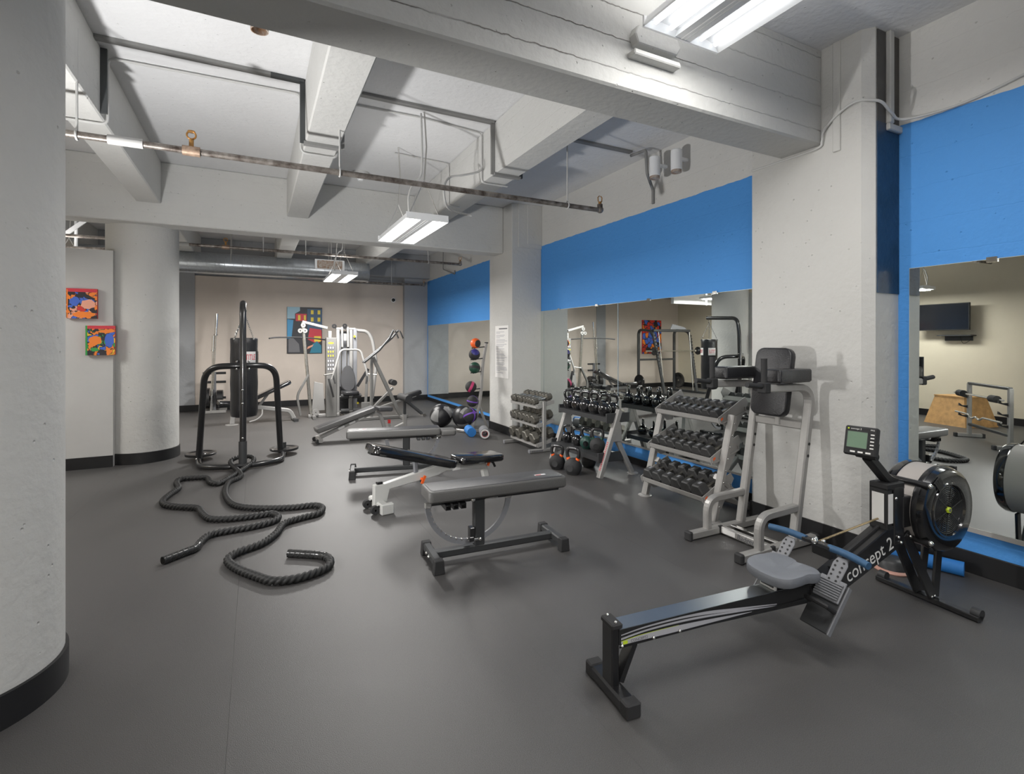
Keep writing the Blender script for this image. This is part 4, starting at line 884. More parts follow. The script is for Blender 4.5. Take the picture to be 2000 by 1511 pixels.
# things on the floor behind it
t = thing('foam_noodle', 'bright blue foam tube lying on the floor by the wall', 'foam roller', (3.71, 1.665, .042), -72)
MB().lathe([(.012,-.20),(.042,-.20),(.042,.20),(.012,.20),(.012,-.20)], (0,0,0), (1,0,0), 20).obj('foam', 'foam_blue', t)
t = thing('balance_dome', 'small black dome with a pinkish rim on the floor behind the rowing machine', 'exercise dome', (3.50, 1.72, 0))
MB().lathe([(.001,.075),(.05,.072),(.075,.055),(.085,.02),(.088,.012)], seg=24).obj('dome', 'plastic_dark', t); MB().lathe([(.07,0),(.105,0),(.108,.006),(.10,.014),(.086,.016)], seg=28).obj('rim', 'copper_ring', t)
# ================================================================ KNEE RAISE TOWER
bx_, by_ = 3.0, 2.41
t = thing('knee_raise_tower', 'silver knee raise tower with black pads before the square column', 'knee raise tower', (bx_, by_, 0))
def L_(x, y, z): return (x-bx_, y-by_, z)
for yy in (2.20, 2.62):
    MB().rect([L_(2.735,yy,.032), L_(3.47,yy,.032)], .055, .055).obj('base_tube', 'silver', t)
    for xx in (2.722, 3.482): MB().cbox(L_(xx,yy,.032), (.035,.062,.064)).obj('rubber_foot', 'black_rubber', t, .008)
    MB().rect(fillet([L_(3.255,yy,.055), L_(3.445,yy,1.085), L_(2.95,yy,1.095)], .15, 8), .05, .058, up=(0,1,0)).obj('upright', 'silver', t)
    MB().rect(fillet([L_(2.905,yy,.055), L_(2.905,yy,.262), L_(3.27,yy,.272)], .15, 8), .05, .05, up=(0,1,0)).obj('curved_brace', 'silver', t)
    b = MB()
    for q in (3.06, 3.15): b.cyl(L_(q,yy-.034,.034), L_(q,yy-.026,.034), .012, seg=12)
    for q in ((3.378,.70), (3.365,.62)): b.cyl(L_(q[0]+.0,yy-.032,q[1]), L_(q[0],yy-.024,q[1]), .010, seg=12)
    b.obj('bolt', 'black_rubber', t); MB().cbox(L_(3.015,yy-.02,.035), (.035,.02,.058)).obj('frame_clip', 'black_rubber', t, .003)
    MB().cyl(L_(2.965,yy,1.105), L_(2.79,yy,1.125), .017, seg=14).obj('grip', 'black_rubber', t); MB().cyl(L_(2.955,yy,1.09), L_(2.955,yy,1.29), .019, seg=14).obj('upright_grip', 'black_rubber', t)
    MB().cbox(L_(2.955,yy,1.10), (.06,.062,.07)).obj('arm_cap', 'black_rubber', t, .006)
    p = MB().pad(.335, .12, .09, .018); p.xf(Matrix.Translation(L_(3.035,yy,1.126))); p.obj('arm_pad', 'vinyl_black', t)
MB().rect([L_(3.405,2.2,.815), L_(3.405,2.62,.815)], .045, .055).obj('cross_bar', 'silver', t)
MB().rect([L_(3.03,2.2,.034), L_(3.03,2.62,.034)], .04, .05).obj('base_cross_bar', 'silver', t); MB().rect([L_(3.13,2.2,.034), L_(3.13,2.62,.034)], .035, .04).obj('base_cross_bar', 'chrome', t)
MB().box(*[v for a, b in zip(L_(3.0092,2.47,.018), L_(3.0098,2.585,.052)) for v in (a, b)]).obj('label', 'white_print', t)
text('bar_text', 'Badger', .05, t, basis(L_(3.0088,2.385,.034), (0,-1,0), (0,0,1)), 'grey_print', .0003, shear=.2)
p = MB().pad(.49, .285, .06, .06); tl = Matrix.Translation(L_(3.315,2.41,.865)) @ Matrix.Rotation(R(-80), 4, 'Y'); p.xf(tl); p.obj('back_pad', 'vinyl_black', t)
MB().rect([L_(3.395,2.41,.80), L_(3.43,2.41,1.10)], .05, .04, up=(0,1,0)).obj('pad_support', 'silver', t)
# ================================================================ HEX DUMBBELL RACK
rx, ry = 3.30, 3.185
def rk(x, y, z): return (x-rx, y-ry, z)
t = thing('dumbbell_rack', 'silver three-tier rack of black hex dumbbells before the mirror', 'dumbbell rack', (rx, ry, 0))
for yy in (2.80, 3.57):
    MB().rect([rk(3.168,yy,.01), rk(3.385,yy,.815)], .05, .062, up=(0,1,0)).obj('upright', 'silver', t)
    MB().lathe([(.001,0),(.062,0),(.062,.006),(.045,.014),(.001,.014)], rk(3.168,yy,0), seg=20).obj('foot_plate', 'silver', t)
    MB().rect([rk(3.26,yy+(.05 if yy < 3 else -.05),.33), rk(3.66,yy+(.05 if yy < 3 else -.05),.02)], .045, .05, up=(0,1,0)).obj('rear_brace', 'silver', t)
    s = MB()
    for k in range(8): z = .12+k*.09; s.ball(rk(3.168+.217*z/.805, yy-.028 if yy < 3 else yy+.028, z), .009, 8, 6)
    s.obj('bolt', 'chrome', t)
MB().rect([rk(3.62,2.85,.05), rk(3.62,3.52,.05)], .05, .05).obj('rear_bar', 'silver', t)
TIERS = [(3.10,.17), (3.185,.466), (3.27,.772)]; TA = R(16); TD = .31
for i, (fx, fz) in enumerate(TIERS):
    e = (fx+TD*math.cos(TA), fz+TD*math.sin(TA)); tr = MB()
    tr.prism([(0,-.018),(.01,-.03),(TD,-.03),(TD,.012),(TD-.008,.012),(TD-.008,-.022),(.01,-.022),(.008,.018),(0,.018)], rk(fx, 3.185, fz), (math.cos(TA),0,math.sin(TA)), (-math.sin(TA),0,math.cos(TA)), .73); tr.obj('tray', 'silver_plate', t)
    for yy in (2.835, 3.535):
        g = MB(); g.prism([(-.005,-.035),(.02,-.02),(.10,-.13),(.16,-.145),(TD+.05,.03),(TD+.03,.085),(TD-.02,.08),(.02,.03),(-.005,.025)], rk(fx, yy, fz), (math.cos(TA),0,math.sin(TA)), (-math.sin(TA),0,math.cos(TA)), .008); go = g.obj('end_plate', 'silver_plate', t)
        if yy < 3: MB().prism([(.012,-.012),(.048,.0),(.045,.016),(.010,.006)], rk(fx, yy-.0045, fz), (math.cos(TA),0,math.sin(TA)), (-math.sin(TA),0,math.cos(TA)), .001).obj('logo_sticker', 'orange', go)
def hex_proto(name, label, r, hl, gl, hm, gm, sides=6):
    d = thing(name, label, 'dumbbell', (0,0,0))
    for s in (-1, 1):
        h = MB(); a, b = s*gl/2, s*(gl/2+hl); ch = r*.14
        n0 = [(r-ch, a), (r, a+s*ch), (r, b-s*ch), (r-ch, b)]
        vs = []; k = sides
        for rr, x in n0:
            for i in range(k): q = 2*PI*(i+.5)/k + (PI/2 if sides == 6 else PI/2); vs.append((x, rr*math.cos(q), r*math.cos(PI/k)+rr*math.sin(q)))
        fs = [(i*k+m, i*k+(m+1)%k, (i+1)*k+(m+1)%k, (i+1)*k+m) for i in range(3) for m in range(k)]+[tuple(range(k)), tuple(3*k+m for m in range(k))[::-1]]
        h.add(vs, fs); h.obj('head', hm, d)
    g = MB(); zc = r*math.cos(PI/sides); g.lathe([(.011,-gl/2),(.014,-gl/4),(.0155,0),(.014,gl/4),(.011,gl/2)], (0,0,zc), (1,0,0), 14); g.obj('handle', gm, d)
    return d
ORD = ['first', 'second', 'third', 'fourth', 'fifth', 'sixth', 'seventh', 'eighth', 'ninth', 'tenth']
proto = {}
for i, (fx, fz) in enumerate(TIERS):
    n, r = ((6,.0675), (7,.0575), (8,.049))[i]; tier = ('bottom', 'middle', 'top')[i]; y0, y1 = 2.905, 3.475
    for k in range(n):
        y = y0+(y1-y0)*k/(n-1); rr = r*(1-.012*k)
        lab = 'black hex dumbbell on the %s tier, %s from the near end' % (tier, ORD[k])
        off = .155; px_ = fx+off*math.cos(TA)+.022*math.sin(TA); pz_ = fz+off*math.sin(TA)-.021*math.cos(TA)+.001
        if i not in proto:
            d = proto[i] = hex_proto('hex_dumbbell', lab, r, .090-.008*i, .112, 'hex_rubber', 'chrome_worn'); d['group'] = 'black hex dumbbells'
            num = MB()
            for s in (-1, 1): num.box(s*(.056+.03)-.018, s*(.056+.03)+.018, -.012, .012, 2*r*math.cos(PI/6)+.0002, 2*r*math.cos(PI/6)+.0008)
            num.obj('weight_mark', 'plastic_grey', d); d.location = (px_+.0, y, pz_); d.rotation_euler = (0, -TA, 0)
        else: dup(proto[i], (px_, y, pz_), (0, -TA, R(random.uniform(-2,2))), lab, rr/r)
# ================================================================ KETTLEBELL RACK
kx, ky = 3.35, 4.70
def kb(x, y, z): return (x-kx, y-ky, z)
t = thing('kettlebell_rack', 'silver A-frame rack with two black shelves of kettlebells', 'kettlebell rack', (kx, ky, 0))
for yy in (4.225, 5.16):
    MB().rect([kb(3.145,yy,.0), kb(3.40,yy,.685)], .06, .055, up=(0,1,0)).obj('front_leg', 'silver', t)
    MB().rect([kb(3.33,yy+.01,.45), kb(3.575,yy+.01,.01)], .05, .045, up=(0,1,0)).obj('rear_leg', 'silver', t); MB().lathe([(.001,0),(.058,0),(.058,.008),(.001,.012)], kb(3.575,yy,0), seg=18).obj('foot_plate', 'silver', t)
    MB().prism([(3.30-kx,.36),(3.42-kx,.36),(3.40-kx,.56),(3.33-kx,.56)], (0,yy-ky,0), (1,0,0), (0,0,1), .052).obj('gusset', 'silver', t, .003)
    mk = MB()
    for k in range(16):
        z = .08+k*.018; mk.box(3.145+.255*z/.685-.031-kx, 3.145+.255*z/.685-.0302-kx, yy-ky-.018, yy-ky+.010, z, z+.010)
    if yy < 5: mk.obj('printed_strip', 'red_print', t)
for nm, fx, z, dd in (('upper_shelf', 3.235, .615, .30), ('lower_shelf', 3.13, .215, .32)):
    s = MB(); s.prism([(0,-.05),(.01,-.05),(.01,-.006),(dd-.01,-.006),(dd-.01,-.05),(dd,-.05),(dd,.0),(0,.0)], kb(fx,4.69,z), (1,0,0), (0,0,1), .90); s.obj(nm, 'plastic_dark', t)
    for yy in (4.235, 5.15): MB().cbox(kb(fx+dd/2,yy,z-.012), (dd,.02,.10)).obj('shelf_end', 'plastic_dark', t, .003)
def kettlebell(label, loc, r, mat_body, mat_handle, rz=0, band=None):
    k = thing('kettlebell', label, 'kettlebell', loc, rz, 'kettlebells')
    b = MB(); pr = [(.001,0),(r*.62,0),(r*.72,r*.03)]+[(r*math.sin(R(a)), r*.80-r*math.cos(R(a))) for a in range(48,180,11)]+[(.001, r*1.8)]
    b.lathe(pr, seg=28); b.obj('body', mat_body, k)
    h = MB(); w_ = r*.70; z0 = r*1.45; h.tube(fillet([(0,-w_*.62,z0), (0,-w_*1.08,z0+r*.75), (0,-w_*.86,z0+r*1.42), (0,w_*.86,z0+r*1.42), (0,w_*1.08,z0+r*.75), (0,w_*.62,z0)], r*.5, 5), r*.20, 12); h.obj('handle', mat_handle, k)
    if band:
        for s in (-1, 1):
            bm_ = MB(); bm_.tube([(0,s*w_*.72,z0+r*.10), (0,s*w_*.88,z0+r*.36)], r*.235, 12); bm_.obj('color_band', band, k)
    f = MB(); f.cyl((-r*.985,0,r*.8), (-r*1.0,0,r*.8), r*.38, seg=16); f.obj('number_disc', mat_handle, k); return k
kettlebell('black kettlebell with orange bands on the floor, left of the pair', (2.965, 4.755, 0), .088, 'black_rubber', 'black_metal', 40, 'orange')
kettlebell('black kettlebell with orange bands on the floor, nearer of the pair', (3.0, 4.495, 0), .094, 'black_rubber', 'black_metal', 34, 'orange')
kettlebell('black kettlebell on the floor under the rack, behind the orange-banded pair', (3.32, 4.66, 0), .08, 'black_matte', 'black_metal', 70)
for i, (yy, r, mb_, mh, tx) in enumerate(((5.03,.068,'black_gloss','black_gloss','glossy black kettlebell at the far end of the lower shelf'), (4.835,.066,'black_gloss','black_gloss','glossy black kettlebell second from the far end of the lower shelf'),
      (4.645,.078,'bottle_green','black_gloss','dark green kettlebell on the lower shelf'), (4.45,.084,'black_rubber','black_metal','matte black kettlebell at the near end of the lower shelf'))):
    kettlebell(tx, (3.285, yy, .216), r, mb_, mh, 44, 'green_ball' if i == 3 else None)
n = 0
for row, xx in (('front', 3.315), ('rear', 3.455)):
    for k in range(5):
        yy = 4.36+k*.172+(.05 if row == 'rear' else 0); n += 1
        kettlebell('glossy black kettlebell on the upper shelf, %s row, %s from the near end' % (row, ORD[k]), (xx, yy, .616), .071+.007*random.random(), 'black_gloss', 'black_gloss', random.uniform(20,75))
# ================================================================ SMALL RACK OF IRON DUMBBELLS
sx_, sy_ = 3.27, 5.92
t = thing('dumbbell_rack', 'small silver three-tier rack of worn iron dumbbells beside the pilaster', 'dumbbell rack', (sx_, sy_, 0))
for yy in (-.36, .36):
    MB().rect([(0,yy,.04), (0,yy,.64)], .045, .05, up=(1,0,0)).obj('upright', 'silver', t); MB().rect([(-.21,yy,.022), (.23,yy,.022)], .045, .042).obj('foot_bar', 'silver', t)
    for z in (.115,.36,.60): MB().bar((-.10,yy,z-.03), (.14,yy,z+.03), .03, .045).obj('tray_arm', 'silver_plate', t)
    MB().cbox((-.214,yy,.022), (.012,.047,.044)).obj('end_cap', 'plastic_grey', t, .003)
mk = MB()
for k in range(9): mk.box(-.185+k*.018, -.185+k*.018+.012, -.3832, -.3826, .012, .032)
mk.obj('printed_strip', 'grey_print', t)
for z in (.115,.36,.60):
    for xx in (-.10, .14): MB().bar((xx,-.36,z+(.03 if xx > 0 else -.03)), (xx,.36,z+(.03 if xx > 0 else -.03)), .028, .03).obj('tray_rail', 'silver_plate', t)
for i, (z, n, r, tier) in enumerate(((.115,4,.074,'bottom'), (.36,6,.058,'middle'), (.60,8,.043,'top'))):
    pr_ = None
    for k in range(n):
        y = sy_-.29+.58*k/(n-1); lab = 'worn iron dumbbell on the %s tier of the small rack, %s from the near end' % (tier, ORD[k])
        if pr_ is None:
            pr_ = hex_proto('iron_dumbbell', lab, r, .075+.006*(2-i), .13, 'iron_grey', 'chrome_worn', 8 if i else 6); pr_['group'] = 'worn iron dumbbells'; pr_.location = (sx_+.02, y, z+.024); pr_.rotation_euler = (0, R(-14), 0)
        else: dup(pr_, (sx_+.02+random.uniform(-.01,.01), y, z+.024), (0, R(-14), 0), lab)
# ================================================================ MEDICINE BALLS
t = thing('ball_tree', 'curved silver tree holding medicine balls beside the pilaster', 'ball rack', (3.0, 7.27, 0))
pts = spline([(-.06,0,.03), (.0,0,.10), (.085,0,.34), (.135,0,.62), (.150,0,.85), (.175,0,1.10), (.225,0,1.375)], 5); MB().rect(pts, .04, .05, up=(0,1,0)).obj('pole', 'silver', t)
MB().cbox((.228,0,1.382), (.05,.05,.02)).obj('pole_cap', 'black_rubber', t, .006); MB().rect(fillet([(-.06,-.03,.025), (-.13,.0,.025), (-.20,.16,.025)], .06, 4), .05, .04).obj('foot_bar', 'silver', t); MB().rect([(-.06,0,.025), (.16,-.14,.025)], .05, .04).obj('foot_bar', 'silver', t)
MB().rect([(.10,0,.42), (.27,.06,.03)], .035, .035, up=(0,1,0)).obj('rear_brace', 'silver', t)
def med_ball(label, loc, r, base, stripe, kind):
    b = thing('medicine_ball', label, 'medicine ball', loc, random.uniform(0,360), 'medicine balls')
    MB().ball((0,0,0), r, 28, 18).obj('shell', base, b)
    s = MB(); q = 1.004*r
    if kind == 'disc': s.lathe([(q*math.sin(R(a)), q*math.cos(R(a))) for a in range(0,46,5)], (0,0,0), (0,0,1), 28)
    elif kind == 'band': s.lathe([(q*math.cos(R(a)), q*math.sin(R(a))) for a in range(-14,15,4)], (0,0,0), (0,0,1), 36)
    elif kind == 'cross':
        for ax in ((1,0,0),(0,1,0)): s.lathe([(q*math.cos(R(a)), q*math.sin(R(a))) for a in (-6,-3,0,3,6)], (0,0,0), ax, 36)
        s.lathe([(q*1.003*math.sin(R(a)), q*1.003*math.cos(R(a))) for a in range(0,16,3)], (0,0,0), (0,0,1), 20)
    elif kind == 'panel':
        for k in range(3):
            vs = []; fs = []
            for i in range(7):
                for j in range(7):
                    th = R(k*120+ -26+52*i/6); ph = R(20+62*j/6); vs.append((q*math.cos(th)*math.sin(ph), q*math.sin(th)*math.sin(ph), q*math.cos(ph)))
            for i in range(6):
                for j in range(6): fs.append((i*7+j, i*7+j+1, i*7+j+8, i*7+j+7))
            s.add(vs, fs, True)
    s.obj('stripe', stripe, b); return b
def face(b, d):   # turn a ball's local +z towards d
    b.rotation_mode = 'QUATERNION'; b.rotation_quaternion = Vector(d).to_track_quat('Z', 'Y')
for lab, (x, y, z), r, ba, st, kd, dr in (('orange and black medicine ball at the top of the ball tree', (3.04,7.26,1.375), .080, 'orange', 'black_rubber', 'disc', (.3,-1,-.1)),
      ('dark blue medicine ball second from the top of the tree', (3.025,7.27,1.20), .088, 'black_rubber', 'navy_ball', 'disc', (-.1,-.8,.7)), ('dark green medicine ball third from the top of the tree', (3.03,7.27,.995), .088, 'green_ball', 'black_rubber', 'band', (.2,.2,1)),
      ('pink striped medicine ball fourth from the top of the tree', (2.975,7.29,.70), .088, 'black_rubber', 'pink', 'band', (.9,-.3,-.45)), ('purple striped medicine ball fifth from the top of the tree', (2.995,7.28,.477), .088, 'black_rubber', 'purple', 'cross', (.8,-.6,-.2)),
      ('purple crossed medicine ball lowest on the tree', (2.965,7.29,.262), .112, 'black_rubber', 'purple', 'cross', (.25,-.9,.5))):
    b = med_ball(lab, (x, y, z), r, ba, st, kd); face(b, dr)
for z, bz, zx, bx0 in ((1.31,1.31,.205,3.09), (1.13,1.13,.18,3.07), (.925,.925,.158,3.07), (.66,.66,.14,3.03), (.43,.43,.105,3.04), (.165,.165,.03,3.0)):
    a = MB(); a.tube([(zx-.01,0,z+.01), (bx0-3.0,0,bz), (bx0-3.0-.09,-.05,bz-.012)], .008, 8); a.tube([(bx0-3.0,0,bz), (bx0-3.0-.09,.05,bz-.012)], .008, 8); a.obj('ball_hook', 'black_metal', t)
face(med_ball('big black and grey slam ball left of the ball tree', (2.72, 7.95, .188), .188, 'vinyl_black', 'ball_grey', 'panel'), (-.3,-.5,.8))
face(med_ball('second black and grey slam ball at the foot of the ball tree', (3.02, 7.73, .180), .180, 'vinyl_black', 'ball_grey', 'panel'), (.4,-.8,-.3))
t = thing('foam_roller', 'grey hollow foam roller with a pale ring end on the floor', 'foam roller', (2.985, 6.80, .075), 70)
MB().lathe([(.045,-.15),(.070,-.15),(.075,-.145),(.075,.15),(.045,.15),(.045,-.15)], (0,0,0), (1,0,0), 28).obj('foam', 'plastic_grey', t)
MB().lathe([(.046,-.153),(.066,-.153),(.066,-.150),(.046,-.150),(.046,-.153)], (0,0,0), (1,0,0), 28).obj('end_ring', 'white_print', t); MB().lathe([(.040,-.148),(.0455,-.148),(.0455,.148),(.040,.148)], (0,0,0), (1,0,0), 24).obj('inner_liner', 'red_print', t)
t = thing('foam_roller', 'bright blue foam roller lying behind the grey hollow roller', 'foam roller', (2.855, 7.03, .068), 78)
MB().lathe([(.001,-.14),(.066,-.14),(.068,-.135),(.068,.14),(.001,.14)], (0,0,0), (1,0,0), 26).obj('foam', 'foam_blue', t)
# ================================================================ MULTI GYM AND BACK-BAY MACHINES
gx, gy = 1.40, 10.0
t = thing('multi_gym', 'silver multi gym with weight stack tower and pull-down arm', 'multi gym', (gx, gy, 0))
def g_(x, z, y=0.0): return (x-gx, y, z)
m_ = MB(); m_.box(1.16-gx, 1.345-gx, -.10, .12, 0, 1.475); so = m_.obj('shroud', 'gym_silver', t, .01)
for k in range(6):
    MB().box(1.178-gx, 1.305-gx, -.1025, -.1005, 1.26-k*.075-(.02 if k > 2 else 0), 1.315-k*.075-(.02 if k > 2 else 0)).obj('exercise_panel', 'grey_print', so)
    ic = MB()
    for q in range(3): ic.box(1.186-gx+q*.042, 1.205-gx+q*.042, -.1035, -.1026, 1.272-k*.075-(.02 if k > 2 else 0), 1.305-k*.075-(.02 if k > 2 else 0))
    ic.obj('exercise_icon', 'yellow' if k in (1, 2) else 'white_print', so)
blob(MB(), 1.242-gx, 1.375, .05, .016, -.1015, wob=.03).obj('logo_badge', 'yellow', so)
MB().box(1.20-gx, 1.26-gx, -.06, .04, 1.475, 1.60).obj('pulley_block', 'gym_white', t, .006)
for xx in (1.38, 1.62): MB().rect([g_(xx,0.0,.02), g_(xx,1.66,.02)], .05, .06, up=(1,0,0)).obj('tower_column', 'gym_white', t)
m_ = MB().box(1.655-gx, 1.72-gx, -.06, .12, .0, 1.64); m_.obj('rear_shroud', 'plastic_grey', t, .006)
MB().box(1.40-gx, 1.60-gx, .10, .14, .10, 1.60).obj('stack_guard', 'plastic_grey', t)
for k in range(14): MB().box(1.415-gx, 1.585-gx, .03, .09, .10+k*.032, .129+k*.032).obj('weight_slab', 'black_matte', t)
gd = MB()
for xx in (1.45, 1.55): gd.cyl(g_(xx,.1,.06), g_(xx,1.62,.06), .009, seg=8)
gd.obj('guide_rod', 'chrome', t); MB().rect([g_(1.34,1.645,.02), g_(1.70,1.645,.02)], .06, .04).obj('top_beam', 'gym_white', t)
for xx in (1.45, 1.555): MB().rect([g_(xx,1.30,-.05), g_(xx,1.68,-.02)], .035, .035, up=(1,0,0)).obj('press_link', 'gym_white', t)
MB().box(1.475-gx, 1.53-gx, -.06, -.045, 1.42, 1.55).obj('counter_plate', 'gym_white', t)
for q in ((1.31,1.69), (1.50,1.70), (.77,1.70), (.80,1.60), (.72,1.60)): MB().lathe([(.012,-.012),(.042,-.012),(.036,0),(.042,.012),(.012,.012)], g_(q[0],q[1],-.03), (0,1,0), 20).obj('pulley', 'black_metal' if q[0] > 1 else 'gym_white', t)
MB().rect([g_(.755,1.765), g_(1.19,1.655)], .05, .06, up=(0,1,0)).obj('pulldown_arm', 'gym_white', t); MB().rect([g_(.765,1.75), g_(.905,.06)], .055, .055, up=(0,1,0)).obj('pulldown_post', 'chrome_worn', t)
MB().rect([g_(.86,.03), g_(1.40,.03)], .06, .06).obj('base_rail', 'gym_white', t); MB().rect([g_(.94,.03,-.02), g_(.94,.03,-.30)], .06, .05).obj('base_rail', 'gym_silver', t)
MB().rect([g_(1.50,.03,0), g_(1.50,.03,-.75)], .06, .06).obj('base_rail', 'gym_silver', t); MB().rect([g_(1.22,.03,-.74), g_(1.78,.03,-.74)], .05, .05).obj('base_rail', 'gym_silver', t)
MB().tube(spline([g_(.20,1.455,-.5), g_(.35,1.475,-.3), g_(.76,1.475,-.02), g_(1.15,1.44,.22), g_(1.30,1.40,.34)], 6), .013, 8).obj('pulldown_bar', 'black_rubber', t); MB().tube([g_(.76,1.475,-.02), g_(.765,1.60,-.03)], .005, 6).obj('cable', 'black_matte', t)
MB().tube(fillet([g_(1.225,.72,-.34), g_(1.265,.85,-.34), g_(1.385,1.255,-.28), g_(1.745,1.25,-.28), g_(1.85,.83,-.34), g_(1.875,.66,-.34)], .09, 6), .020, 10).obj('press_arm', 'gym_white', t)
for q in ((1.245,.80,-1), (1.86,.78,1)):
    MB().tube([g_(q[0],q[1]+.02,-.34), g_(q[0]+q[2]*.16,q[1]+.0,-.40)], .013, 8).obj('press_grip', 'steel_trim', t); MB().tube([g_(q[0],q[1],-.34), g_(q[0]-q[2]*.035,q[1]-.16,-.38)], .015, 8).obj('press_grip', 'black_rubber', t)
p = MB(); el = [(.13*math.copysign(abs(math.cos(R(a)))**.8, math.cos(R(a)))*(1-.22*math.sin(R(a))), .24*math.sin(R(a))) for a in range(0,360,12)]; p.prism(el, g_(1.535,.715,-.17), (1,0,-.0), (0,.18,.98), .06); p.obj('back_pad', 'vinyl_grey', t, .012)
p = MB().pad(.36, .28, .06, .05); p.xf(Matrix.Translation(g_(1.535,.44,-.22)) @ Matrix.Rotation(R(-90),4,'Z')); p.obj('seat_pad', 'vinyl_black', t)
MB().rect([g_(1.535,.06,-.42), g_(1.535,.50,-.40)], .05, .05, up=(1,0,0)).obj('seat_post', 'gym_silver', t)
for z in (.415, .15):
    for a, b in ((1.36,1.50), (1.57,1.71)): MB().cyl(g_(a,z,-.50), g_(b,z,-.50), .045, seg=16).obj('leg_roller', 'black_rubber', t)
    MB().cyl(g_(1.34,z,-.50), g_(1.73,z,-.50), .013, seg=10).obj('roller_axle', 'chrome', t)
MB().cyl(g_(1.66,.28,-.46), g_(1.66,.28,-.49), .018, seg=12).obj('pop_pin', 'yellow', t); MB().cyl(g_(1.665,1.50,-.08), g_(1.665,1.50,-.11), .02, seg=12).obj('pop_pin', 'yellow', t)
MB().tube(fillet([g_(1.70,1.62,.02), g_(1.93,1.60,.02), g_(2.02,1.45,.02), g_(2.10,.98,.02), g_(2.02,.3,.02)], .12, 6), .032, 12).obj('rear_frame', 'gym_white', t)
MB().bar(g_(1.73,.55,-.05), g_(1.92,.88,-.1), .10, .05).obj('preacher_pad', 'vinyl_black', t); MB().rect([g_(1.90,.86,-.12), g_(1.86,.22,-.16)], .05, .045, up=(0,1,0)).obj('curl_post', 'gym_silver', t); MB().prism([(1.78-gx,.14),(1.86-gx,.06),(1.95-gx,.14),(1.97-gx,.25),(1.78-gx,.25)], (0,-.16,0), (1,0,0), (0,0,1), .05).obj('pivot_plate', 'gym_silver', t, .004)
MB().bar(g_(1.19,.72,-.20), g_(1.27,.38,-.22), .05, .03).obj('ankle_strap', 'black_rubber', t)
MB().rect(fillet([g_(.86,.80,-.06), g_(.66,.42,-.06), g_(.72,.06,-.06)], .10, 6), .04, .05, up=(0,1,0)).obj('row_lever', 'gym_silver', t); MB().lathe([(.01,-.02),(.06,-.02),(.06,.02),(.01,.02)], g_(.98,.10,-.06), (0,1,0), 20).obj('pulley', 'gym_white', t)
MB().prism([(.92-gx,.12),(1.15-gx,.12),(1.12-gx,.62),(.96-gx,.66)], (0,.02,0), (1,0,0), (0,0,1), .02).obj('rack_plate', 'gym_white', t, .004)
# plate-loaded lever machine
t = thing('lever_row_machine', 'tall silver lever machine with handle arms slanting up to the right', 'lever machine', (2.2, 9.2, 0))
MB().rect([(.17,0,.03), (-.335,0,1.125)], .06, .075, up=(0,1,0)).obj('main_upright', 'gym_silver', t)
for s, e in ((-.06,.02), (.07,.14)):
    MB().rect([(-.50,s,1.03), (-.23,s,1.25), (-.06+e*.6,s,1.47), (.0+e,s,1.61)], .035, .045, up=(0,1,0)).obj('lever_arm', 'gunmetal', t)
    MB().tube([(.0+e,s,1.61), (.01+e,s-.10,1.585), (.06+e,s-.12,1.46)], .014, 8).obj('lever_grip', 'black_rubber', t)
MB().rect([(-.37,0,.18), (.02,0,.56)], .05, .055, up=(0,1,0)).obj('brace', 'gym_silver', t); MB().rect([(-.37,0,.18), (.45,0,.40)], .045, .05, up=(0,1,0)).obj('brace', 'gym_silver', t)
MB().rect([(-.75,0,.03), (.30,0,.03)], .06, .06).obj('base_rail', 'gym_silver', t); MB().rect([(.17,-.28,.03), (.17,.28,.03)], .06, .06).obj('base_rail', 'gym_silver', t); MB().rect([(-.36,0,.05), (-.36,0,1.12)], .05, .05, up=(1,0,0)).obj('rear_upright', 'gym_silver', t)
for s in (-1, 1): MB().cyl((.02,s*.03,.66), (.02,s*.13,.66), .052, seg=16).obj('chest_roller', 'black_rubber', t)
# incline bench behind the bag
t = thing('incline_bench', 'white framed bench with a raised black back pad behind the heavy bag', 'bench', (-.36, 9.72, 0), 4)
MB().rect(fillet([(.0,0,.02), (.03,0,.30), (.40,0,.27), (.90,0,.18), (.97,0,.03)], .06, 4), .07, .07, up=(0,1,0)).obj('main_frame', 'gym_white', t)
MB().rect([(.98,-.20,.025), (.98,.20,.025)], .07, .05).obj('foot_bar', 'gunmetal', t); MB().lathe([(.001,0),(.10,0),(.10,.008),(.001,.014)], seg=20).obj('foot_plate', 'gym_white', t)
p = MB(); pad_between(p, (.22,.34), (.92,.665), .27, .065, .05); p.obj('back_pad', 'black_gloss', t); p = MB(); pad_between(p, (-.22,.36), (.18,.34), .26, .065, .05); p.obj('seat_pad', 'black_gloss', t)
MB().rect([(.40,0,.28), (.55,0,.50)], .04, .04, up=(0,1,0)).obj('strut', 'gym_white', t); MB().tube(spline([(.45,-.10,.24), (.44,-.12,.15), (.36,-.14,.08), (.25,-.15,.05)], 5), .012, 8).obj('handle', 'gym_white', t)
